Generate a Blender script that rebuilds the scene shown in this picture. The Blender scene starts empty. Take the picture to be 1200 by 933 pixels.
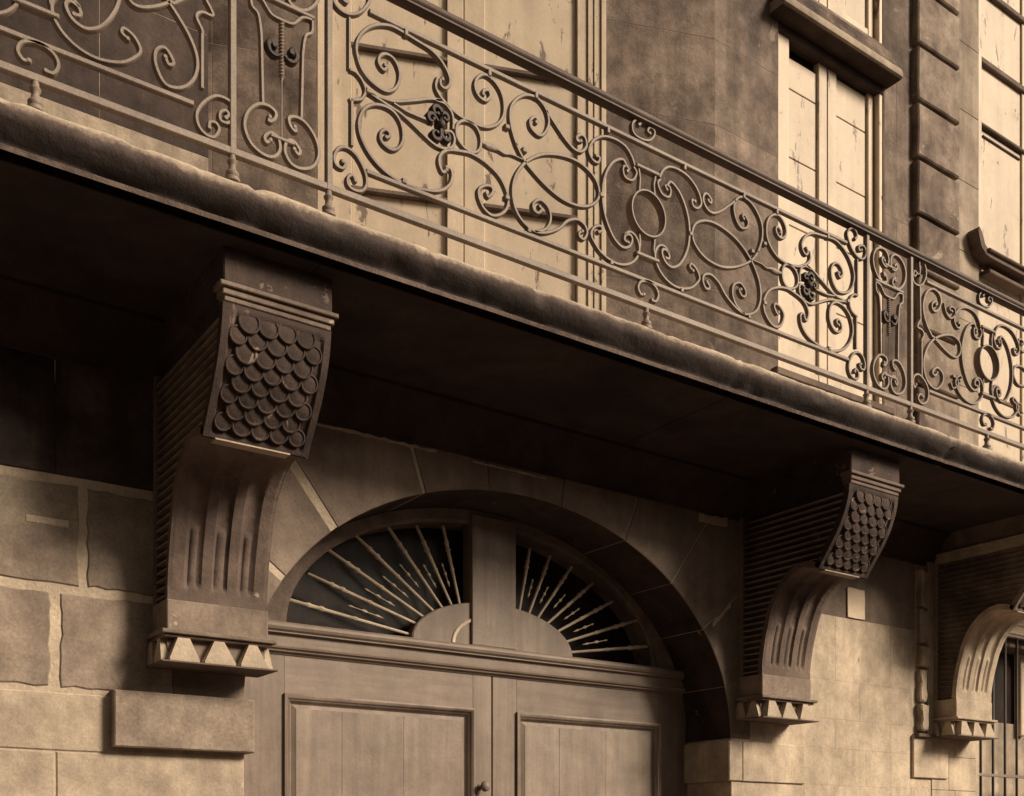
import bpy, math, random
from math import sin, cos, pi, radians, sqrt
from mathutils import Vector
random.seed(551)
SC = bpy.context.scene
COL = SC.collection
# ------------------------------------------------------------------ camera
cd = bpy.data.cameras.new('camera'); cam = bpy.data.objects.new('camera', cd); COL.objects.link(cam)
cam.location = (0, -5.0, 1.6)
cam.rotation_euler = (radians(90), 0, radians(-35.078))
cd.sensor_fit = 'HORIZONTAL'; cd.sensor_width = 36; cd.lens = 1290/1200*36
cd.shift_y = (985-466.5)/1200.0
cd.clip_start = 0.05; cd.clip_end = 400
SC.camera = cam
SC.render.resolution_x = 1024; SC.render.resolution_y = 796
# ------------------------------------------------------------------ sky
SUN_EL, SUN_AZ = 29, 143         # azimuth clockwise from +Y (north)
w = bpy.data.worlds.new('World'); SC.world = w; w.use_nodes = True
nt = w.node_tree; nt.nodes.clear()
sky = nt.nodes.new('ShaderNodeTexSky'); sky.sky_type = 'NISHITA'; sky.sun_disc = False
sky.sun_elevation = radians(SUN_EL); sky.sun_rotation = radians(SUN_AZ)
sky.air_density = 1.0; sky.dust_density = 4.0; sky.ozone_density = 1.0
bw = nt.nodes.new('ShaderNodeRGBToBW')                 # a monochrome print: the sky keeps its brightness, loses its blue
tint = nt.nodes.new('ShaderNodeMix'); tint.data_type = 'RGBA'; tint.blend_type = 'MULTIPLY'
tint.inputs[0].default_value = 1.0; tint.inputs[7].default_value = (1.0, 0.845, 0.66, 1)
bg = nt.nodes.new('ShaderNodeBackground'); bg.inputs['Strength'].default_value = 0.052
wo = nt.nodes.new('ShaderNodeOutputWorld')
nt.links.new(sky.outputs[0], bw.inputs[0]); nt.links.new(bw.outputs[0], tint.inputs[6])
nt.links.new(tint.outputs[2], bg.inputs[0]); nt.links.new(bg.outputs[0], wo.inputs[0])
# ------------------------------------------------------------------ sun
sd = bpy.data.lights.new('sun', 'SUN'); sun = bpy.data.objects.new('sun', sd); COL.objects.link(sun)
sd.energy = 3.4; sd.angle = radians(17); sd.color = (1.0, 0.845, 0.655)
az = radians(SUN_AZ); el = radians(SUN_EL)
to_sun = Vector((sin(az)*cos(el), cos(az)*cos(el), sin(el)))
sun.rotation_euler = to_sun.to_track_quat('Z', 'Y').to_euler()
sun.location = (6, -12, 14)
SC.view_settings.view_transform = 'Standard'; SC.view_settings.look = 'None'
SC.view_settings.exposure = 0.68; SC.view_settings.gamma = 1.0
SC.render.engine = 'CYCLES'; SC.cycles.max_bounces = 8; SC.cycles.diffuse_bounces = 5

# ------------------------------------------------------------------ materials
def ramp(nt, fac, stops):
    r = nt.nodes.new('ShaderNodeValToRGB'); e = r.color_ramp.elements
    while len(e) < len(stops): e.new(0.5)
    for k, (p, c) in enumerate(stops):
        e[k].position = p; e[k].color = (c[0], c[1], c[2], 1)
    nt.links.new(fac, r.inputs[0]); return r.outputs[0]
def noise(nt, vec, scale, detail=6, rough=0.6, dist=0.0):
    n = nt.nodes.new('ShaderNodeTexNoise'); n.inputs['Scale'].default_value = scale
    n.inputs['Detail'].default_value = detail; n.inputs['Roughness'].default_value = rough
    n.inputs['Distortion'].default_value = dist
    nt.links.new(vec, n.inputs['Vector']); return n.outputs[0]
def mapping(nt, vec, sc, loc=(0, 0, 0)):
    m = nt.nodes.new('ShaderNodeMapping'); m.inputs['Scale'].default_value = sc; m.inputs['Location'].default_value = loc
    nt.links.new(vec, m.inputs['Vector']); return m.outputs[0]
def mixc(nt, fac, a, b, mode='MIX'):
    m = nt.nodes.new('ShaderNodeMix'); m.data_type = 'RGBA'; m.blend_type = mode
    for sock, val in ((0, fac), (6, a), (7, b)):
        if hasattr(val, 'is_linked'): nt.links.new(val, m.inputs[sock])
        elif isinstance(val, (int, float)): m.inputs[sock].default_value = val
        else: m.inputs[sock].default_value = (val[0], val[1], val[2], 1)
    return m.outputs[2]
def sep(v):                       # sepia albedo of brightness v
    k = min(1.0, max(0.0, (v-0.04)/0.25))          # the print's darks lean red, its lights lean yellow
    q = min(1.0, max(0.0, (v-0.3)/0.2))
    return (v, v*(0.67+0.14*k), v*(0.575+0.055*k-0.02*q))
def grey(a): return (a, a, a)
def material(name, v, rough=0.9, patch=0.35, streak=0.25, grain=0.25, wear=None, bump=0.4, bscale=55, rnd=0.0, metal=0.0, spec=0.3, pit=0.0, seed=0, sc=1.0, wood=None):
    m = bpy.data.materials.new(name); m.use_nodes = True; nt = m.node_tree
    b = nt.nodes['Principled BSDF']
    g = nt.nodes.new('ShaderNodeNewGeometry')
    pos = mapping(nt, g.outputs['Position'], (1, 1, 1), (seed*3.7, seed*1.3, seed*2.1))
    big = noise(nt, pos, 1.7*sc, 4, 0.6, 0.6); med = noise(nt, pos, 7*sc, 7, 0.68); fin = noise(nt, pos, 70*sc, 6, 0.75)
    col = ramp(nt, big, [(0.32, sep(v*(1-patch))), (0.5, sep(v)), (0.68, sep(v*(1+patch*0.7)))])
    lo, hi = 1-patch*0.75, 1+patch*0.45
    col = mixc(nt, 1.0, col, ramp(nt, med, [(0.33, grey(lo)), (0.66, grey(hi))]), 'MULTIPLY')
    if streak:
        st = noise(nt, mapping(nt, pos, (9, 9, 0.7)), 1.0, 5, 0.6)
        col = mixc(nt, streak, col, mixc(nt, 1.0, col, ramp(nt, st, [(0.36, grey(0.5)), (0.62, grey(1.25))]), 'MULTIPLY'))
    if wood:
        wd = noise(nt, mapping(nt, pos, wood), 1.0, 6, 0.65, 0.8)
        col = mixc(nt, 1.0, col, ramp(nt, wd, [(0.3, grey(0.8)), (0.7, grey(1.12))]), 'MULTIPLY')
    col = mixc(nt, grain, col, mixc(nt, 1.0, col, ramp(nt, fin, [(0.36, grey(0.45)), (0.64, grey(1.45))]), 'MULTIPLY'))
    if rnd:
        oi = nt.nodes.new('ShaderNodeObjectInfo')
        col = mixc(nt, 1.0, col, ramp(nt, oi.outputs['Random'], [(0, grey(1-rnd)), (1, grey(1+rnd))]), 'MULTIPLY')
    if wear:                      # (albedo, threshold, scale)
        wn = noise(nt, mapping(nt, pos, wear[3] if len(wear) > 3 else (1, 1, 1)), wear[2], 8, 0.72, 0.5)
        col = mixc(nt, ramp(nt, wn, [(wear[1], (0, 0, 0)), (wear[1]+0.035, (1, 1, 1))]), col, sep(wear[0]))
    nt.links.new(col, b.inputs['Base Color'])
    b.inputs['Roughness'].default_value = rough; b.inputs['Metallic'].default_value = metal
    b.inputs['Specular IOR Level'].default_value = spec
    if bump:
        bn = noise(nt, pos, bscale, 8, 0.7)
        bp = nt.nodes.new('ShaderNodeBump'); bp.inputs['Strength'].default_value = bump; bp.inputs['Distance'].default_value = 0.012
        h = bn
        if pit:
            vo = nt.nodes.new('ShaderNodeTexVoronoi'); vo.inputs['Scale'].default_value = 38; nt.links.new(pos, vo.inputs['Vector'])
            ma = nt.nodes.new('ShaderNodeMath'); ma.operation = 'MULTIPLY_ADD'; ma.inputs[1].default_value = pit
            nt.links.new(vo.outputs[0], ma.inputs[0]); nt.links.new(bn, ma.inputs[2]); h = ma.outputs[0]
        nt.links.new(h, bp.inputs['Height']); nt.links.new(bp.outputs[0], b.inputs['Normal'])
    return m
M = {}
M['stone'] = material('stone_weathered_wall', 0.26, rnd=0.1, patch=0.42, pit=0.3, bump=0.35, bscale=30, grain=0.35)
M['soot'] = material('stone_sooty', 0.05, rnd=0.12, patch=0.5, streak=0.5)  # near-black stone tone for the flat upper wall on the left
M['pier'] = material('stone_dark_pier', 0.165, rnd=0.14, patch=0.6, streak=0.45, seed=2, wear=(0.2, 0.62, 3.5))
M['pierlight'] = material('stone_pale_strip', 0.30, rnd=0.06, patch=0.3, streak=0.5, seed=3)
M['quoin'] = material('stone_quoin', 0.215, rnd=0.15, patch=0.55, streak=0.3, seed=4, wear=(0.3, 0.6, 6))
M['smooth'] = material('stone_smooth_pale', 0.46, rnd=0.03, patch=0.34, streak=0.3, grain=0.18, seed=5, wear=(0.30, 0.62, 2.2))
M['arch'] = material('stone_arch_ring', 0.205, rnd=0.08, patch=0.3, seed=6)
M['mortar'] = material('lime_mortar', 0.48, patch=0.2, streak=0.1, bump=0.8, bscale=40, seed=7)
M['jamb'] = material('stone_jamb', 0.40, patch=0.35, wear=(0.6, 0.66, 5), seed=8)
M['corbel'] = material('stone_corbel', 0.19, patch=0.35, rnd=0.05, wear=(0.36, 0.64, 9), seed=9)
M['tooth'] = material('stone_limewashed', 0.40, patch=0.2, streak=0.1, wear=(0.3, 0.66, 12), seed=10)
M['slab'] = material('stone_balcony_edge', 0.085, patch=0.45, streak=0.15, bump=1.0, bscale=26, wear=(0.3, 0.64, 11), seed=11)
M['soffit'] = material('stone_sooty_soffit', 0.045, patch=0.4, streak=0.0, seed=12)  # sooty undersides with shade put into the dark tone
M['ledge'] = material('stone_dark_ledge', 0.14, patch=0.3, seed=13)
M['white'] = material('old_white_paint', 0.53, rough=0.6, patch=0.12, streak=0.25, grain=0.1, wear=(0.15, 0.605, 3.2, (3.5, 3.5, 1.3)), bump=0.15, seed=14)
M['white2'] = material('white_shutter_paint', 0.49, rough=0.6, patch=0.1, streak=0.15, grain=0.08, wear=(0.17, 0.592, 3.2, (3.5, 3.5, 1.2)), bump=0.12, seed=15)
M['groove'] = material('dark_joint', 0.05, bump=0, seed=16)
M['door'] = material('brown_door_paint', 0.20, rough=0.55, patch=0.2, streak=0.35, grain=0.14, bump=0.12, wood=(26, 26, 1.6), seed=17)
M['doorh'] = material('brown_rail_paint', 0.20, rough=0.55, patch=0.2, streak=0.1, grain=0.14, bump=0.12, wood=(1.6, 26, 26), seed=18)
M['iron'] = material('painted_wrought_iron', 0.20, rough=0.55, patch=0.25, streak=0.1, grain=0.3, bump=0.25, bscale=120, spec=0.4, seed=19)
M['hand'] = material('handrail_iron', 0.10, rough=0.62, patch=0.3, streak=0.0, grain=0.3, bump=0.2, bscale=80, spec=0.25, seed=36)
M['irond'] = material('dark_wrought_iron', 0.05, rough=0.6, patch=0.3, bump=0.3, bscale=120, seed=20)
M['ironp'] = material('pale_gilded_iron', 0.5, rough=0.5, patch=0.25, streak=0, grain=0.3, bump=0.2, seed=21)
M['paper'] = material('pale_paper', 0.78, patch=0.12, streak=0, grain=0.1, bump=0.05, seed=22)
M['ground'] = material('paving_stone_ground', 0.13, patch=0.3, streak=0, seed=23)
M['road'] = material('road_setts', 0.08, patch=0.3, streak=0, seed=24)
M['rim'] = material('stone_worn_rim', 0.10, patch=0.5, streak=0.1, bump=1.0, bscale=26, wear=(0.12, 0.55, 14), seed=25)  # lower lip of the balcony edge, paler than the roll above
M['corbeld'] = material('stone_corbel_sooty', 0.058, patch=0.45, rnd=0.05, wear=(0.16, 0.62, 9), seed=26)  # sooty upper stone and shaded side recess, one dark tone
M['ribs'] = material('stone_corbel_ribs', 0.22, patch=0.4, seed=27)
M['plinth'] = material('stone_plinth', 0.30, patch=0.4, streak=0.5, seed=28)
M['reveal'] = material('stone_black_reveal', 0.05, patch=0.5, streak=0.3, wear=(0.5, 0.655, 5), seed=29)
M['soot2'] = material('stone_smoky', 0.07, rnd=0.1, patch=0.6, streak=0.5, pit=0.3, seed=37)  # dark top course: the balcony's cast shade painted into the stone
M['flute'] = material('stone_corbel_fluting', 0.135, patch=0.4, streak=0.3, wear=(0.30, 0.66, 6), seed=39)
M['base'] = material('stone_corbel_foot', 0.24, patch=0.35, wear=(0.4, 0.64, 8), seed=40)
M['frame'] = material('dark_fanlight_frame', 0.20, patch=0.4, streak=0.2, seed=30)
M['scale'] = material('stone_corbel_scales', 0.062, patch=0.45, wear=(0.22, 0.6, 8), seed=31)
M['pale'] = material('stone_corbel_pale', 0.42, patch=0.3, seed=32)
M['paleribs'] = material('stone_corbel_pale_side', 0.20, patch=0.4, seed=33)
M['joint'] = material('pale_joint', 0.21, patch=0.4, seed=34)
M['doorpanel'] = material('brown_door_panel_paint', 0.24, rough=0.5, patch=0.22, streak=0.3, grain=0.16, bump=0.15, wood=(14, 14, 1.2), rnd=0.05, seed=35, wear=(0.16, 0.70, 9, (3, 3, 0.8)))
# the balcony edge: lit worn arris and shaded roll below, painted in by height
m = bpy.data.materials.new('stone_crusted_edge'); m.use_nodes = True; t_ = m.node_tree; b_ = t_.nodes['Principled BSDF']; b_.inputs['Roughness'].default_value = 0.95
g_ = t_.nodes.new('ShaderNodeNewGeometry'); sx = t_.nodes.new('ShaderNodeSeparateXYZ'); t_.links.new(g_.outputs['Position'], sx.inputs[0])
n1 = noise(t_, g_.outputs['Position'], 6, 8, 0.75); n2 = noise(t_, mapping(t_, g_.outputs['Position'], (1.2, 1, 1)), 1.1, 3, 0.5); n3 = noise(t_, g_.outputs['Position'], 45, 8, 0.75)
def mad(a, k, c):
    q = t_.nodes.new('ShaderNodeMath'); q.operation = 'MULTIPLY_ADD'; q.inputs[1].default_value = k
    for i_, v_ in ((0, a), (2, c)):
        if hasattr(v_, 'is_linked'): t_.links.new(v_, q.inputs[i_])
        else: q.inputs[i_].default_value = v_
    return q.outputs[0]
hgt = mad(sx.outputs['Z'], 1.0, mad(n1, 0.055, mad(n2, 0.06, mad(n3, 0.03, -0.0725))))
edge_shading = ramp(t_, mad(hgt, 10.0, -39.72), [(0.30, sep(0.035)), (0.62, sep(0.085)), (1.0, sep(0.42))])
edge_shading = mixc(t_, 0.3, edge_shading, mixc(t_, 1.0, edge_shading, ramp(t_, n3, [(0.35, grey(0.4)), (0.65, grey(1.5))]), 'MULTIPLY'))
t_.links.new(edge_shading, b_.inputs['Base Color'])
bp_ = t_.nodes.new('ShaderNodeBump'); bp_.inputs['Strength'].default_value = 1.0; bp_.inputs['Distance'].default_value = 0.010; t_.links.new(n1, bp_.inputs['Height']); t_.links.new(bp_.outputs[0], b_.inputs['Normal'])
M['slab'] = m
gm = bpy.data.materials.new('dark_window_glass'); gm.use_nodes = True
gb = gm.node_tree.nodes['Principled BSDF']; gb.inputs['Base Color'].default_value = (0.030, 0.019, 0.016, 1)
gb.inputs['Roughness'].default_value = 0.35; gb.inputs['Specular IOR Level'].default_value = 0.04
M['glass'] = material('dusty_dark_glass', 0.026, rough=0.35, patch=0.6, streak=0.7, grain=0.3, bump=0.05, spec=0.12, seed=38)

# ------------------------------------------------------------------ mesh helpers
class MB:
    def __init__(s): s.v = []; s.f = []
    def add(s, vs, fs):
        n = len(s.v); s.v += [tuple(p) for p in vs]; s.f += [tuple(i+n for i in q) for q in fs]; return s
    def box(s, x0, x1, y0, y1, z0, z1):
        return s.add([(x0,y0,z0),(x1,y0,z0),(x1,y1,z0),(x0,y1,z0),(x0,y0,z1),(x1,y0,z1),(x1,y1,z1),(x0,y1,z1)],
                     [(0,3,2,1),(4,5,6,7),(0,1,5,4),(1,2,6,5),(2,3,7,6),(3,0,4,7)])
    def cbox(s, x0, x1, y0, y1, z0, z1, c=0.006):      # box with a chamfered front (towards -y)
        return s.add([(x0,y0+c,z0),(x1,y0+c,z0),(x1,y0+c,z1),(x0,y0+c,z1),(x0+c,y0,z0+c),(x1-c,y0,z0+c),(x1-c,y0,z1-c),(x0+c,y0,z1-c),
                      (x0,y1,z0),(x1,y1,z0),(x1,y1,z1),(x0,y1,z1)],
                     [(4,5,6,7),(0,1,5,4),(1,2,6,5),(2,3,7,6),(3,0,4,7),(8,9,1,0),(9,10,2,1),(10,11,3,2),(11,8,0,3),(11,10,9,8)])
    def prof(s, pts, x0, x1):                           # closed profile (y, z) extruded along x
        n = len(pts)
        vs = [(x0, y, z) for y, z in pts]+[(x1, y, z) for y, z in pts]
        return s.add(vs, [(i, (i+1) % n, n+(i+1) % n, n+i) for i in range(n)]+[tuple(range(n-1, -1, -1)), tuple(range(n, 2*n))])
    def lathe(s, c, rz, n=12, axis='z', frame=None):    # rz = [(radius, height)]
        vs = []
        for r, h in rz:
            for k in range(n):
                a = 2*pi*k/n; p = (r*cos(a), r*sin(a), h)
                if frame: p = tuple(frame[0][i]*p[0]+frame[1][i]*p[1]+frame[2][i]*p[2] for i in range(3))
                elif axis == 'y': p = (p[0], p[2], p[1])
                vs.append((c[0]+p[0], c[1]+p[1], c[2]+p[2]))
        fs = [(j*n+k, j*n+(k+1) % n, (j+1)*n+(k+1) % n, (j+1)*n+k) for j in range(len(rz)-1) for k in range(n)]
        fs += [tuple(range(n-1, -1, -1)), tuple((len(rz)-1)*n+k for k in range(n))]
        return s.add(vs, fs)
    def build(s, name, mat, parent=None, smooth=False, angle=35):
        me = bpy.data.meshes.new(name); me.from_pydata(s.v, [], s.f); me.validate(); me.update()
        import bmesh
        bm = bmesh.new(); bm.from_mesh(me); bmesh.ops.recalc_face_normals(bm, faces=bm.faces)
        if smooth:
            for f in bm.faces: f.smooth = True
            for e in bm.edges:
                if len(e.link_faces) == 2 and e.calc_face_angle(0) > radians(angle): e.smooth = False
        bm.to_mesh(me); bm.free()
        me.materials.append(M[mat] if isinstance(mat, str) else mat)
        o = bpy.data.objects.new(name, me); COL.objects.link(o)
        if parent: o.parent = parent
        return o
def thing(name, label, cat, loc=(0, 0, 0), group=None):
    o = bpy.data.objects.new(name, None); COL.objects.link(o); o.location = loc; o.empty_display_size = 0.2
    o['label'] = label; o['category'] = cat; o['kind'] = 'thing'
    if group: o['group'] = group
    return o
def rel(parts, loc):      # parts built in world metres, thing at loc: keep them where they stand
    for o in parts: o.location = (o.location.x-loc[0], o.location.y-loc[1], o.location.z-loc[2])
def settle(root):         # children were built in world metres: offset them by the root's own place
    L = root.location
    for o in root.children:
        o.location = (o.location.x-L.x, o.location.y-L.y, o.location.z-L.z)
def inst(src, name, parent, loc=None, rot=None, scale=None):
    o = src.copy(); o.name = name; COL.objects.link(o); o.parent = parent
    if loc: o.location = loc
    if rot: o.rotation_euler = rot
    if scale: o.scale = scale
    return o
def stone_block(x0, x1, z0, z1, y0=0.0, depth=0.10, c=0.006, jit=0.004, seg=3):
    mb = MB(); pts = []
    cs = [(x0, z0), (x1, z0), (x1, z1), (x0, z1)]
    for k in range(4):
        a, b = cs[k], cs[(k+1) % 4]
        for j in range(seg):
            t = j/seg; pts.append([a[0]+(b[0]-a[0])*t, a[1]+(b[1]-a[1])*t])
    for p in pts: p[0] += random.uniform(-jit, jit); p[1] += random.uniform(-jit, jit)
    n = len(pts); mx = (x0+x1)/2; mz = (z0+z1)/2
    inner = [(p[0]+(c if p[0] < mx else -c), p[1]+(c if p[1] < mz else -c)) for p in pts]
    vs = [(p[0], y0+depth, p[1]) for p in pts]+[(p[0], y0+c, p[1]) for p in pts]+[(q[0], y0, q[1]) for q in inner]
    fs = []
    for k in range(n):
        k2 = (k+1) % n; fs += [(k, k2, n+k2, n+k), (n+k, n+k2, 2*n+k2, 2*n+k)]
    fs += [tuple(range(2*n, 3*n)), tuple(range(n-1, -1, -1))]
    return mb.add(vs, fs)
def poly_block(pts, y0, y1, c=0.006):                 # convex outline (x, z) with a chamfered front
    n = len(pts); mx = sum(p[0] for p in pts)/n; mz = sum(p[1] for p in pts)/n
    def ins(p):
        d = sqrt((mx-p[0])**2+(mz-p[1])**2) or 1; return (p[0]+(mx-p[0])/d*c*1.3, p[1]+(mz-p[1])/d*c*1.3)
    vs = [(p[0], y1, p[1]) for p in pts]+[(p[0], y0+c, p[1]) for p in pts]+[(ins(p)[0], y0, ins(p)[1]) for p in pts]
    fs = []
    for k in range(n):
        k2 = (k+1) % n; fs += [(k, k2, n+k2, n+k), (n+k, n+k2, 2*n+k2, 2*n+k)]
    fs += [tuple(range(2*n, 3*n)), tuple(range(n-1, -1, -1))]
    return MB().add(vs, fs)
def spline(pts, sub=4, closed=False):
    out = []; n = len(pts)
    if n == 2: return [pts[0], pts[1]]
    rng = range(n) if closed else range(n-1)
    for i in rng:
        g = lambda k: pts[k % n] if closed else pts[min(max(k, 0), n-1)]
        p0, p1, p2, p3 = g(i-1), g(i), g(i+1), g(i+2)
        for j in range(sub):
            t = j/sub
            out.append(tuple(0.5*((2*p1[d])+(-p0[d]+p2[d])*t+(2*p0[d]-5*p1[d]+4*p2[d]-p3[d])*t*t+(-p0[d]+3*p1[d]-3*p2[d]+p3[d])*t**3) for d in (0, 1)))
    if not closed: out.append(pts[-1])
    return out
def bar(mb, path, y, hw=0.0075, hd=0.011, closed=False, taper=None):
    # flat wrought bar with eased edges: path is (x, z), hw half thickness in the plane, hd half depth in y
    q = []
    for p in path:
        if not q or (p[0]-q[-1][0])**2+(p[1]-q[-1][1])**2 > 1.6e-5: q.append(p)
    path = q; n = len(path); vs = []
    if n < 2: return mb
    for i, p in enumerate(path):
        a = path[(i-1) % n] if closed else path[max(i-1, 0)]
        b = path[(i+1) % n] if closed else path[min(i+1, n-1)]
        dx, dz = b[0]-a[0], b[1]-a[1]; L = sqrt(dx*dx+dz*dz) or 1; nx, nz = -dz/L, dx/L
        h = hw
        if taper: h = taper(i/(n-1))
        e = h*0.55
        for sn, sy in ((e, -hd), (h, -hd*0.6), (h, hd), (-h, hd), (-h, -hd*0.6), (-e, -hd)):
            vs.append((p[0]+nx*sn, y+sy, p[1]+nz*sn))
    m = 6; fs = []
    for i in range(n if closed else n-1):
        j = (i+1) % n
        for k in range(m): fs.append((i*m+k, i*m+(k+1) % m, j*m+(k+1) % m, j*m+k))
    if not closed: fs += [tuple(range(m-1, -1, -1)), tuple((n-1)*m+k for k in range(m))]
    return mb.add(vs, fs)
def eye(mb, p, y, r=0.011, hd=0.013):
    return mb.lathe((p[0], y, p[1]), [(r*0.6, -hd), (r, -hd*0.5), (r, hd*0.5), (r*0.6, hd)], 8, 'y')
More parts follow.
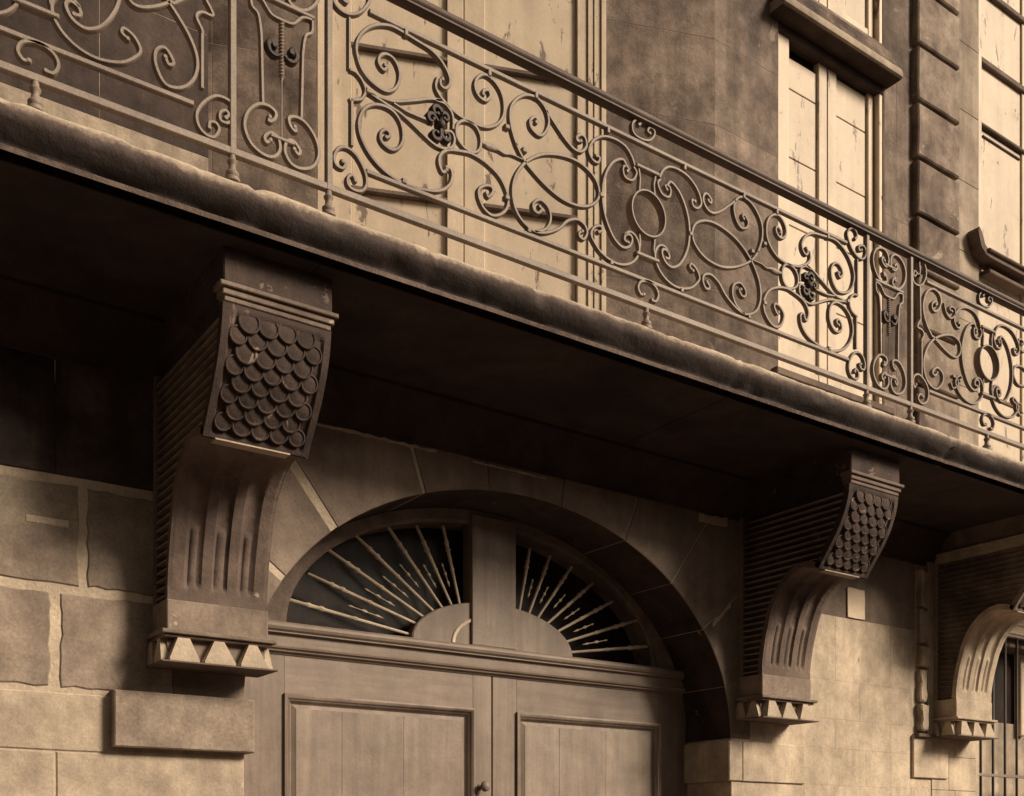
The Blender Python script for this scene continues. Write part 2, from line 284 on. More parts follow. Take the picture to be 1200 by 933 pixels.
# wrought iron curves: (x, z) in millimetres, x from the railing's centre
TR = {
'm_upper_c': [(-1447,4802),(-1437,4803),(-1452,4781),(-1470,4789),(-1479,4808),(-1467,4836),(-1441,4851),(-1411,4847),(-1390,4825),(-1379,4794),(-1385,4753),(-1409,4716),(-1452,4696),(-1515,4711),(-1554,4742),(-1573,4781),(-1580,4820),(-1572,4858),(-1549,4898),(-1515,4933),(-1473,4959),(-1420,4976),(-1366,4975),(-1300,4967),(-1233,4958),(-1188,4938),(-1154,4908),(-1134,4872),(-1137,4842),(-1157,4821),(-1178,4825),(-1181,4846),(-1171,4855)],
'm_lower_c': [(-1443,4506),(-1428,4515),(-1428,4531),(-1446,4537),(-1466,4520),(-1470,4490),(-1449,4470),(-1414,4465),(-1381,4488),(-1363,4529),(-1370,4584),(-1401,4621),(-1446,4632),(-1497,4621),(-1538,4592),(-1562,4549),(-1569,4507),(-1557,4461),(-1522,4412),(-1471,4374),(-1407,4351),(-1342,4344),(-1276,4349),(-1208,4364),(-1160,4389),(-1129,4426),(-1121,4467),(-1133,4487),(-1150,4484)],
'm_mid_s': [(-1150,4475),(-1167,4458),(-1181,4473),(-1188,4503),(-1174,4537),(-1136,4565),(-1069,4582),(-1025,4589),(-968,4582),(-911,4562),(-869,4535),(-840,4496),(-827,4452),(-840,4406),(-877,4370),(-919,4356),(-960,4374),(-984,4413),(-983,4448),(-952,4475),(-919,4480),(-911,4459),(-935,4430),(-944,4441)],
'm_top_s': [(-1196,4849),(-1204,4810),(-1180,4776),(-1121,4742),(-1065,4728),(-1001,4725),(-936,4737),(-885,4771),(-854,4819),(-852,4881),(-874,4928),(-914,4957),(-958,4960),(-994,4929),(-1005,4888),(-987,4856),(-951,4848),(-925,4874),(-933,4899),(-958,4889),(-962,4872)],
'm_small_ring': [(-1072,4713),(-1030,4723),(-994,4710),(-974,4672),(-981,4624),(-1012,4599),(-1058,4602),(-1097,4633),(-1099,4680),(-1072,4713)],
'm_spike': [(-971,4658),(-936,4659),(-885,4659),(-848,4651),(-811,4661),(-751,4661)],
'm_eight': [(-674,4856),(-666,4873),(-686,4876),(-709,4847),(-697,4817),(-655,4804),(-620,4833),(-602,4886),(-620,4939),(-666,4968),(-728,4960),(-777,4925),(-811,4876),(-818,4821),(-805,4764),(-781,4712),(-784,4717),(-742,4663),(-681,4621),(-601,4581),(-511,4557),(-420,4561),(-354,4587),(-312,4628),(-305,4678),(-335,4726),(-401,4758),(-475,4765),(-566,4750),(-646,4720),(-720,4667),(-772,4603),(-800,4538),(-803,4474),(-784,4418),(-742,4379),(-685,4360),(-628,4370),(-570,4399),(-530,4429),(-493,4468),(-438,4493),(-392,4481),(-377,4449),(-396,4414),(-422,4417),(-424,4434),(-406,4447)],
'm_curl': [(-681,4358),(-619,4390),(-592,4441),(-603,4491),(-650,4513),(-688,4485),(-688,4456),(-663,4449),(-641,4472),(-654,4481)],
'm_diag': [(-615,4932),(-566,4890),(-511,4845),(-457,4815),(-412,4818),(-382,4852),(-387,4887),(-412,4897),(-438,4876),(-434,4859),(-415,4866)],
'g_top_arc': [(-322,4830),(-301,4830),(-310,4803),(-341,4802),(-367,4836),(-341,4893),(-284,4936),(-212,4951),(-144,4942),(-102,4908),(-82,4869)],
'g_cart': [(-129,4824),(-119,4842),(-149,4843),(-155,4815),(-139,4790),(-94,4794),(-69,4837),(-89,4860)],
'g_side': [(-134,4848),(-158,4872),(-212,4843),(-253,4788),(-278,4720),(-284,4652),(-275,4588),(-251,4530),(-212,4476),(-163,4450),(-119,4464),(-97,4501),(-109,4523),(-139,4515),(-146,4489),(-124,4483)],
'g_bot_arc': [(-308,4475),(-287,4489),(-297,4507),(-332,4491),(-354,4453),(-337,4422),(-289,4382),(-212,4361),(-144,4370),(-89,4402),(-56,4449),(-54,4495),(-79,4531),(-114,4538),(-144,4516)],
'g_cross_top': [(-84,4870),(48,4874)],
'g_cross_bot': [(-79,4444),(58,4454)],
'g_top_curl': [(-54,5077),(-39,5096),(-66,5099),(-96,5065),(-89,5026),(-44,5014),(12,5025),(45,5060),(45,5087),(17,5090),(2,5067),(17,5061)],
'g_foot_curl': [(-22,4262),(-42,4258),(-59,4286),(-39,4320),(12,4334),(56,4319),(73,4286),(58,4251),(32,4249)],
'p_low_c': [(-1641,4336),(-1628,4333),(-1641,4309),(-1670,4312),(-1678,4345),(-1658,4384),(-1622,4398),(-1583,4385),(-1553,4351),(-1535,4312),(-1536,4273),(-1558,4245),(-1594,4239),(-1618,4253),(-1617,4281),(-1597,4297),(-1585,4278)],
'p_up_c': [(1589,5039),(1607,5062),(1589,5090),(1554,5089),(1520,5051),(1536,5006),(1573,4963),(1626,4940),(1671,4953),(1688,4995),(1664,5022),(1624,5007),(1624,4985),(1645,4992)],
'p_bar_up': [(-1610,4929),(-1610,4720),(-1582,4719),(-1554,4698),(-1538,4665),(-1549,4631),(-1567,4614),(-1610,4597)],
'p_bar_low': [(-1600,4601),(-1600,4415)],
't_up': [(-1520,4660),(-1462,4662),(-1398,4672),(-1300,4715),(-1228,4749),(-1171,4762),(-1204,4752),(-1159,4754),(-1125,4729),(-1116,4694),(-1118,4661)],
't_low': [(-1516,4659),(-1440,4643),(-1375,4631),(-1316,4607),(-1262,4581),(-1208,4560),(-1160,4562),(-1122,4582),(-1110,4619),(-1122,4644),(-1150,4641),(-1162,4621),(-1150,4613)],
't_stem': [(-1407,4661),(-1368,4654),(-1329,4651),(-1262,4653),(-1215,4654)],
'leaves': [(-1208,4706),(-1164,4691),(-1208,4601),(-1150,4619),(-1188,4649)],
's_eight': [(2362,4878),(2379,4889),(2356,4897),(2325,4874),(2323,4847),(2354,4835),(2396,4864),(2415,4917),(2390,4957),(2334,4967),(2278,4938),(2243,4881),(2234,4812),(2267,4735),(2323,4676),(2338,4675),(2428,4636),(2520,4609),(2582,4613),(2621,4658),(2610,4710),(2551,4734),(2474,4724),(2383,4687),(2308,4632),(2260,4566),(2237,4498),(2249,4430),(2293,4378),(2371,4365),(2431,4420),(2431,4474),(2375,4497),(2326,4458),(2353,4442),(2375,4465)],
's_curl': [(2447,4905),(2470,4857),(2516,4837),(2560,4868),(2560,4906),(2522,4911),(2504,4891),(2528,4883)],
's_curl2': [(2520,4430),(2543,4410),(2589,4438),(2585,4480),(2543,4485)],
's_low_c': [(2161,4342),(2149,4322),(2135,4349),(2147,4392),(2197,4409),(2256,4378),(2286,4327),(2271,4266),(2219,4241),(2183,4264),(2205,4295),(2231,4284)],
's_up_c': [(2168,5012),(2152,4991),(2136,4996),(2152,5024),(2190,5006),(2201,5035),(2196,5087),(2223,5105),(2256,5078),(2262,5027),(2234,4972),(2190,4946),(2141,4952),(2125,4993)],
's_bar': [(2201,4949),(2207,4745),(2176,4694),(2219,4688),(2241,4663),(2219,4622),(2219,4609),(2219,4405)],
'j_low_c': [(-2128,4328),(-2116,4344),(-2128,4356),(-2150,4340),(-2147,4311),(-2114,4315),(-2093,4358),(-2108,4395),(-2162,4398),(-2209,4359),(-2238,4309),(-2235,4265),(-2209,4239),(-2175,4238),(-2154,4273),(-2165,4294),(-2189,4290),(-2192,4268)],
'j_eight': [(-2390,4462),(-2382,4448),(-2359,4455),(-2355,4481),(-2371,4500),(-2402,4500),(-2431,4475),(-2441,4440),(-2427,4401),(-2396,4373),(-2358,4357),(-2307,4366),(-2261,4397),(-2232,4448),(-2222,4497),(-2228,4553),(-2245,4604),(-2274,4643),(-2307,4668),(-2333,4688)],
'j_loop': [(-2489,4601),(-2452,4579),(-2390,4587),(-2326,4618),(-2274,4663),(-2248,4713)],
'j_arc': [(-2520,4460),(-2531,4450),(-2538,4465),(-2517,4490),(-2486,4487),(-2470,4450),(-2486,4406),(-2532,4371),(-2592,4355),(-2662,4379),(-2714,4418)],
'j_bar': [(-2189,4393),(-2189,4595),(-2235,4628),(-2252,4659),(-2242,4690),(-2215,4704)],
'n_heart_low': [(-1944,4398),(-1948,4379),(-1925,4396),(-1920,4425),(-1953,4439),(-1995,4427),(-2034,4382),(-2046,4325),(-2023,4272),(-1976,4245),(-1930,4248),(-1903,4284),(-1909,4327),(-1937,4340),(-1965,4315),(-1958,4295),(-1941,4310)],
'n_bar': [(-2023,4820),(-1990,4803),(-1981,4737),(-1972,4445)],
'n_spindle': [(-1892,4811),(-1887,4571),(-1892,4507),(-1884,4438),(-1892,4382),(-1885,4331)],
}

# ------------------------------------------------------------------ ground (behind and under the camera, lights the walls by bounce)
g = MB().add([(-60,-60,0),(60,-60,0),(60,60,0),(-60,60,0)], [(0,1,2,3)]).build('road', 'road'); g['kind'] = 'structure'
g = MB().box(-40, 40, -2.2, 3.0, 0.004, 0.13).build('pavement', 'ground'); g['kind'] = 'structure'

# added row of houses across the street, out of view: blocks the low sky
OH = MB(); OH.box(-30, 34, -29.0, -23.6, 0.13, 3.6); OH.box(-30, 34, -29.0, -23.7, 3.6, 8.0); OH.prof([(-29.2, 8.0), (-23.4, 8.0), (-24.6, 9.6), (-29.2, 9.9)], -30, 34)
for kx in range(22):
    for kz in (1.0, 4.4): OH.box(-29+2.9*kx, -27.7+2.9*kx, -23.62, -23.52, kz, kz+2.1)
oh = OH.build('street_houses', 'soot'); oh['kind'] = 'structure'
oh.data.materials[0] = M['ledge']
# ------------------------------------------------------------------ the facade
F = thing('stone_facade', 'weathered ashlar stone facade of an old town house around the arched carriage door', 'building')
AX, AZ, AA, AB = 3.60, 2.26, 1.64, 1.27          # basket arch of the carriage door: centre and half axes
def arch(t, k=0.0): return (AX+(AA+k)*cos(t), AZ+(AB+k)*sin(t))
XL, XR = AX-AA, AX+AA
lw = MB(); YC = 0.007; YB = 0.62
lw.box(-6, XL-0.003, YC, YB, 0.13, 3.95)
N = 40; vs = []
for i in range(N+1):
    x, z = arch(pi-pi*i/N, 0.003)
    vs += [(x, YC, z), (x, YC, 3.95), (x, YB, z), (x, YB, 3.95)]
fs = []
for i in range(N):
    a, b = 4*i, 4*i+4
    fs += [(a, b, b+1, a+1), (a+2, a+3, b+3, b+2), (a, a+2, b+2, b), (a+1, b+1, b+3, a+3)]
lw.add(vs, fs)
lw.box(XR+0.003, 8.03, YC, YB, 0.13, 3.95)
lw.box(8.03, 9.6, YC, YB, 3.29, 3.95); lw.box(8.03, 9.6, YC, YB, 0.13, 0.9); lw.box(9.6, 16, YC, YB, 0.13, 3.95)
lw.build('wall_core', 'mortar', F)
def course(z0, z1, joints, gap, mat, jit, x0, x1, c=0.006, y0=0.0, name='stone_block', depth=0.1):
    xs = [x0]+[j for j in joints if x0 < j < x1]+[x1]
    for a, b in zip(xs[:-1], xs[1:]):
        ga = gap/2 if a != x0 else 0.0; gb_ = gap/2 if b != x1 else 0.0
        stone_block(a+ga, b-gb_, z0+gap/2, z1-gap/2, y0, depth, c, jit, 9 if jit > 0.005 else 3).build(name, mat, F)
LX0 = -3.0; XV = 1.62
lj = {0: [-2.3, -1.5, -.6, .25, 1.226], 1: [-2.0, -1.1, -.2, .5, 1.113], 2: [-2.4, -1.5, -.7, .1, .78]}
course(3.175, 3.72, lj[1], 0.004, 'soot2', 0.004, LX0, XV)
course(3.155-0.465, 3.155+0.0, lj[0], 0.036, 'stone', 0.006, LX0, XV)
course(2.24, 2.69, lj[1], 0.044, 'stone', 0.0065, LX0, XV)
course(1.985, 2.24, lj[2], 0.006, 'jamb', 0.002, LX0, XL)
course(1.5, 1.985, lj[1], 0.006, 'jamb', 0.002, LX0, XL)
course(1.0, 1.5, lj[0], 0.006, 'jamb', 0.002, LX0, XL)
course(0.45, 1.0, lj[1], 0.006, 'jamb', 0.002, LX0, XL); course(0.13, 0.45, [-1, .4], 0.006, 'jamb', 0.002, LX0, XL)
# repointed stub of mortar on one stone
MB().cbox(0.99, 1.17, -0.004, 0.02, 2.948, 2.985, 0.006).build('mortar_patch', 'mortar', F)
# voussoirs of the arch, full depth of the reveal
RX0, RX1, RZ1 = XV, 5.42, 3.70
def outer(t):
    x, z = arch(t); nx, nz = cos(t)/AA, sin(t)/AB; L = sqrt(nx*nx+nz*nz); nx /= L; nz /= L
    k = 9
    if nx > 1e-6: k = min(k, (RX1-x)/nx)
    if nx < -1e-6: k = min(k, (RX0-x)/nx)
    if nz > 1e-6: k = min(k, (RZ1-z)/nz)
    return (x+nx*k, z+nz*k)
ang = [180, 167, 151.3, 135.4, 113.3, 98.4, 81, 63.3, 47, 32, 15, 0]
gapv = [0, .003, .040, .046, .016, .0015, .002, .004, .002, .004, .002, 0]
for i in range(len(ang)-1):
    a0, a1 = radians(ang[i]), radians(ang[i+1]); ga, gb_ = gapv[i]/AA, gapv[i+1]/AA
    a0 -= ga/2+0.0008; a1 += gb_/2+0.0008
    inner_ = [arch(a0+(a1-a0)*k/5) for k in range(6)]
    o0, o1 = outer(a0), outer(a1); pts = [o1]
    for cx, cz in ((RX0, RZ1), (RX1, RZ1)):
        if min(o0[0], o1[0]) < cx-1e-4 < max(o0[0], o1[0]) or (abs(cx-o0[0]) < 1e-3 and o0[1] < RZ1-1e-3 and o1[1] > RZ1-1e-3) or (abs(cx-o1[0]) < 1e-3 and o1[1] < RZ1-1e-3 and o0[1] > RZ1-1e-3):
            pts.append((cx, cz))
    pts.append(o0)
    # front outline is not convex along the intrados: build front/back as strips from intrados to the outline centre
    ol = inner_+pts; n = len(ol); c = 0.005
    mx, mz = sum(p[0] for p in ol)/n, sum(p[1] for p in ol)/n
    def ins(p):
        d = sqrt((mx-p[0])**2+(mz-p[1])**2); return (p[0]+(mx-p[0])/d*c, p[1]+(mz-p[1])/d*c)
    yj = random.uniform(-0.003, 0.003)
    v_ = [(p[0], 0.43, p[1]) for p in ol]+[(p[0], yj+c, p[1]) for p in ol]+[(ins(p)[0], yj, ins(p)[1]) for p in ol]+[(mx, yj, mz), (mx, 0.43, mz)]
    f_ = []
    for k in range(n):
        k2 = (k+1) % n; f_ += [(k, k2, n+k2, n+k), (n+k, n+k2, 2*n+k2, 2*n+k), (2*n+k, 2*n+k2, 3*n), (k2, k, 3*n+1)]
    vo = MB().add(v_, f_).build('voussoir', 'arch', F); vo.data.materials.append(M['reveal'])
    for p_ in vo.data.polygons:         # the underside of the arch, sooty and with its shade painted black
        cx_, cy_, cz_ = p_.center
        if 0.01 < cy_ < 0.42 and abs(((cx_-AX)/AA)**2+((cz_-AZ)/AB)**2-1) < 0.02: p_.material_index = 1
def ragged(x0, x1, z0, z1, n=9, j=0.012, y=-0.005, slope=0.0, mat='mortar'):
    up = [(x0+(x1-x0)*k/n, z1+slope*k/n+random.uniform(-j, j)) for k in range(n+1)]; dn = [(p[0]+random.uniform(-j, j)*.3, z0+slope*k/n+random.uniform(-j, j)*.6) for k, p in enumerate(up)]
    vs = [(p[0], y, p[1]) for p in dn]+[(p[0], y, p[1]) for p in up]+[(p[0], 0.01, p[1]) for p in dn]+[(p[0], 0.01, p[1]) for p in up]; m = n+1
    fs = [(k, k+1, m+k+1, m+k) for k in range(n)]+[(m+k, m+k+1, 3*m+k+1, 3*m+k) for k in range(n)]+[(2*m+k, 2*m+k+1, k+1, k) for k in range(n)]+[(0, m, 3*m, 2*m), (n, 2*m+n, 3*m+n, m+n)]
    MB().add(vs, fs).build('mortar_patch', mat, F)
ragged(5.07, 5.23, 2.955, 2.985, 8, 0.007, -0.006, 0.15)
ragged(2.30, 3.02, 3.650, 3.662, 30, 0.007, -0.006); ragged(3.25, 3.75, 3.648, 3.655, 16, 0.004, -0.004, mat='jamb')
ragged(4.95, 5.20, 3.610, 3.665, 8, 0.012, -0.006)
# jambs below the springing, in the reveal
stone_block(XL-0.34, XL, 1.0, 2.24, 0.004, 0.42, 0.006, 0.001).build('jamb_stone', 'jamb', F)
stone_block(XL-0.34, XL, 0.13, 1.0, 0.004, 0.42, 0.006, 0.001).build('jamb_stone', 'jamb', F)
MB().cbox(1.343, XL+0.028, -0.062, 0.30, 2.012, 2.262, 0.006).build('impost_block', 'stone', F)
MB().cbox(XR-0.030, 5.335, -0.012, 0.42, 1.985, 2.243, 0.006).build('impost_block', 'jamb', F)
MB().cbox(5.339, 5.94, -0.010, 0.10, 1.985, 2.243, 0.004).build('impost_block', 'smooth', F)
for z0, z1 in ((1.5, 1.98), (1.0, 1.495), (0.13, 0.995)):
    stone_block(XR, 5.335, z0, z1, 0.0, 0.42, 0.004, 0.001).build('jamb_stone', 'jamb', F)
# right of the door: smooth, close-jointed pale ashlar
rj = [[5.9, 6.62, 7.2], [5.6, 6.28, 6.9], [5.95, 6.55, 7.15]]
rows = [(3.17, 3.72, 0), (2.72, 3.17, 1), (2.45, 2.72, 2), (2.243, 2.45, 1), (1.985, 2.243, 0), (1.5, 1.985, 2), (1.0, 1.5, 1), (0.13, 1.0, 0)]
for z0, z1, k in rows:
    x0 = 5.423 if z0 > 2.2 else (5.943 if z0 > 1.9 else 5.338)
    course(z0, z1, rj[k], 0.0014, 'arch' if z0 > 3 else 'smooth', 0.0002, x0, 7.20, c=0.0006, y0=0.0055)  # top row darker: shade under the slab put into its stone
course(3.36, 3.72, [8.4], 0.004, 'smooth', 0.001, 7.40, 9.6, c=0.002); course(3.36, 3.72, [10.4, 11.3], 0.004, 'smooth', 0.001, 9.63, 13, c=0.002)
for z0, z1, k in rows[1:]:
    course(z0, min(z1, 3.30), [7.7 if k else 7.62], 0.004, 'smooth', 0.001, 7.40, 7.98, c=0.002)
    course(z0, z1, [10.3+.3*k, 11.2+.3*k], 0.004, 'smooth', 0.001, 9.66, 13, c=0.002)
# pilaster strip of short fluted stones beside the third corbel
zz = [2.40, 2.62, 2.88, 3.06, 3.33, 3.62]
for a, b in zip(zz[:-1], zz[1:]):
    stone_block(7.213+random.uniform(-.006, .006), 7.312+random.uniform(-.02, .008), a+0.018, b-0.004, -0.045+random.uniform(-.008, .012), 0.08, 0.010, 0.007, 5).build('strip_block', 'smooth', F)
mb = MB().cbox(7.322, 7.398, -0.02, 0.05, 2.40, 3.70, 0.004)
mb.build('strip_back', 'smooth', F)
MB().cbox(7.15, 7.585, -0.018, 0.08, 2.07, 2.385, 0.005).build('impost_block', 'smooth', F)
MB().cbox(7.17, 7.56, -0.05, 0.05, 2.372, 2.398, 0.004).build('strip_sill', 'ledge', F)
# bed moulding where the wall meets the balcony
cv = [(0.02, 3.66), (-0.008, 3.675), (-0.012, 3.70), (-0.03, 3.72), (-0.06, 3.76), (-0.10, 3.83), (-0.15, 3.88), (-0.155, 3.935), (0.02, 3.935)]
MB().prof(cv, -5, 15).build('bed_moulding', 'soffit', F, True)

# ------------------------------------------------------------------ upper storey
uw = MB()
def wall_with(mb, x0, x1, z0, z1, y0, y1): mb.box(x0, x1, y0, y1, z0, z1)
wall_with(uw, -6, 1.785, 4.10, 9.5, 0.012, 1.2)
wall_with(uw, 5.104, 5.70, 4.10, 9.5, 0.012, 0.5)
wall_with(uw, 5.70, 6.83, 4.10, 4.70, 0.012, 0.5)
wall_with(uw, 5.70, 6.83, 7.16, 7.40, 0.012, 0.5)
wall_with(uw, 5.70, 6.83, 9.3, 9.5, 0.012, 0.5)
wall_with(uw, 6.83, 8.02, 4.10, 9.5, 0.012, 0.5)
wall_with(uw, 8.02, 9.9, 4.10, 4.30, 0.012, 0.5); wall_with(uw, 9.9, 14, 4.10, 9.5, 0.012, 0.5)
uw.build('upper_wall_core', 'joint', F)
# flat left part of the upper wall
zs = [4.10, 4.78, 5.35, 5.92, 6.45, 7.0, 7.55, 8.1, 8.65, 9.2]
for i in range(len(zs)-1):
    jj = [[-1.6, -.4, .75], [-2.1, -.95, .2, 1.3]][i % 2]
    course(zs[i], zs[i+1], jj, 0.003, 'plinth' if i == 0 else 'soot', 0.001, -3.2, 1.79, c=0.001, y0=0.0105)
# canted pier: a bent wall, receding to the left from the corner at x = 5.10
CAN = radians(21.7); ce = (-cos(CAN), sin(CAN)); cn = (sin(CAN), cos(CAN))     # along the wall leftwards, into the wall
class CMB(MB):                                        # points given as (s, depth, z) in the canted wall's frame
    def build(s, *a, **k):
        s.v = [(5.10+p[0]*ce[0]+p[1]*cn[0], p[0]*ce[1]+p[1]*cn[1], p[2]) for p in s.v]
        return MB.build(s, *a, **k)
def cmb(mb): c = CMB(); c.v = mb.v; c.f = mb.f; return c
W0, W1, WT = 0.73, 2.51, 8.2
cw = CMB(); cw.box(0.002, W0, 0.012, 0.45, 4.10, 9.5); cw.box(W1, 3.7, 0.012, 0.45, 4.10, 9.5); cw.box(W0, W1, 0.012, 0.45, WT, 9.5)
cw.build('canted_wall_core', 'joint', F)
zc = [4.10, 4.62, 5.12, 5.64, 6.174, 6.72, 7.27, 7.8, 8.4]
for i in range(len(zc)-1):
    for a, b in ((0.0, W0), (W1, 3.1), (3.1, 3.6)):
        j = 0.004
        cmb(stone_block(a+j*(a > 0), b-j*(b < W0+.1 and b != W0), zc[i]+0.002, zc[i+1]-0.002, 0.0105, 0.1, 0.001, 0.001)).build('stone_block', 'pier', F)
# pier right of the corner, with its own finer joints
for i in range(len(zc)-1):
    course(zc[i], zc[i+1], [], 0.004, 'pier', 0.001, 5.102, 5.70, c=0.001, y0=0.0105)
for i in range(len(zc)-1):
    course(zc[i], zc[i+1], [6.98] if i % 2 else [], 0.004, 'pier', 0.001, 6.84, 7.155, c=0.001, y0=0.0105)
    course(zc[i]+.02, zc[i+1]+.02, [], 0.004, 'pierlight', 0.001, 7.70, 8.02, c=0.002)
course(4.1, 4.70, [6.2], 0.005, 'pier', 0.001, 5.70, 6.83, c=0.003)
q0 = 5.823-0.4225*4
for k in range(12):
    a = q0+0.4225*k
    stone_block(7.165, 7.69, a+0.026, a+0.4225-0.006, -0.05, 0.10, 0.010, 0.003, 4).build('quoin_block', 'quoin', F)
settle(F)

# ------------------------------------------------------------------ balcony slab
B = thing('stone_balcony', 'long stone balcony slab with a worn rounded edge above the arched door', 'balcony', (3.6, -0.5, 3.91))
sp = [(0.0, 4.088), (-0.955, 4.096), (-0.985, 4.096), (-1.008, 4.088), (-1.030, 4.074), (-1.046, 4.055), (-1.052, 4.034), (-1.050, 4.016), (-1.041, 4.000),
      (-1.026, 3.982), (-1.008, 3.966), (-0.992, 3.955), (-0.984, 3.946), (-0.986, 3.938), (-1.004, 3.934), (-1.003, 3.914), (-0.95, 3.908), (-0.5, 3.906), (0.0, 3.906)]
import mathutils
nx = 560; x0, x1 = -5.0, 15.0; vs = []; n = len(sp)
for i in range(nx+1):
    x = x0+(x1-x0)*i/nx
    for k, (y, z) in enumerate(sp):
        d = 0.0
        if 2 <= k <= 15:
            d = mathutils.noise.fractal(Vector((x*5, y*9, z*9)), 1.0, 2.0, 4)*0.007+mathutils.noise.noise(Vector((x*1.3, 3, 1)))*0.006
            if 2 <= k <= 7: d += min(0, mathutils.noise.noise(Vector((x*9, 7, k*.25)))+0.22)*0.045
            if 9 <= k <= 15: d += min(0, mathutils.noise.noise(Vector((x*7, 2, k*.2)))+0.25)*0.03
            jx = (x-0.55) % 1.83
            if jx < 0.036: d -= 0.010
        vs.append((x, y-d*0.8, z+d*(0.7 if z > 4 else -0.3)))
fs = [(i*n+k, (i+1)*n+k, (i+1)*n+(k+1) % n, i*n+(k+1) % n) for i in range(nx) for k in range(n)]
fs += [tuple(range(n)), tuple(nx*n+k for k in range(n-1, -1, -1))]
# the underside, sooty and with shade painted in, is its own part, the moulded edge another
edge_f = []; under_f = []; rim_f = []
for f in fs[:-2]:
    k = f[0] % n
    (under_f if k in (15, 16, 17) else rim_f if k in (13, 14) else edge_f).append(f)
mb = MB(); mb.v = vs; mb.f = edge_f+fs[-2:]
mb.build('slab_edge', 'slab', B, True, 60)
mb = MB(); mb.v = vs; mb.f = rim_f; mb.build('lower_lip', 'rim', B, True, 60)
for k in range(9):
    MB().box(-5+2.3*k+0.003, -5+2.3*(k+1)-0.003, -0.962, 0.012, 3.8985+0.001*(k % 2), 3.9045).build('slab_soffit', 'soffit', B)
settle(B)

# ------------------------------------------------------------------ corbels
PU = [(-.874, 3.690), (-.870, 3.655), (-.862, 3.610), (-.850, 3.568), (-.832, 3.520), (-.808, 3.470), (-.778, 3.420), (-.742, 3.368), (-.704, 3.316), (-.668, 3.266), (-.648, 3.235)]
PL = [(-.640, 3.232), (-.585, 3.252), (-.530, 3.262), (-.480, 3.254), (-.440, 3.236), (-.400, 3.208), (-.360, 3.172), (-.322, 3.125), (-.296, 3.075), (-.272, 3.020), (-.254, 2.955), (-.238, 2.900), (-.226, 2.850), (-.216, 2.795), (-.208, 2.740), (-.203, 2.700), (-.200, 2.657)]
def offset(poly, d):                                   # inward offset (towards the wall side) of an open profile
    out = []
    for i, p in enumerate(poly):
        a, b = poly[max(i-1, 0)], poly[min(i+1, len(poly)-1)]
        ty, tz = b[0]-a[0], b[1]-a[1]; L = sqrt(ty*ty+tz*tz)
        out.append((p[0]-tz/L*d, p[1]+ty/L*d, (-tz/L, ty/L)))
    return out
def resample(poly, n):
    L = [0]
    for a, b in zip(poly[:-1], poly[1:]): L.append(L[-1]+sqrt((a[0]-b[0])**2+(a[1]-b[1])**2))
    out = []
    for k in range(n+1):
        t = L[-1]*k/n; i = 0
        while i < len(L)-2 and L[i+1] < t: i += 1
        u = (t-L[i])/(L[i+1]-L[i]); out.append((poly[i][0]+(poly[i+1][0]-poly[i][0])*u, poly[i][1]+(poly[i+1][1]-poly[i][1])*u))
    return out
SCALE = None; RIBS = {}
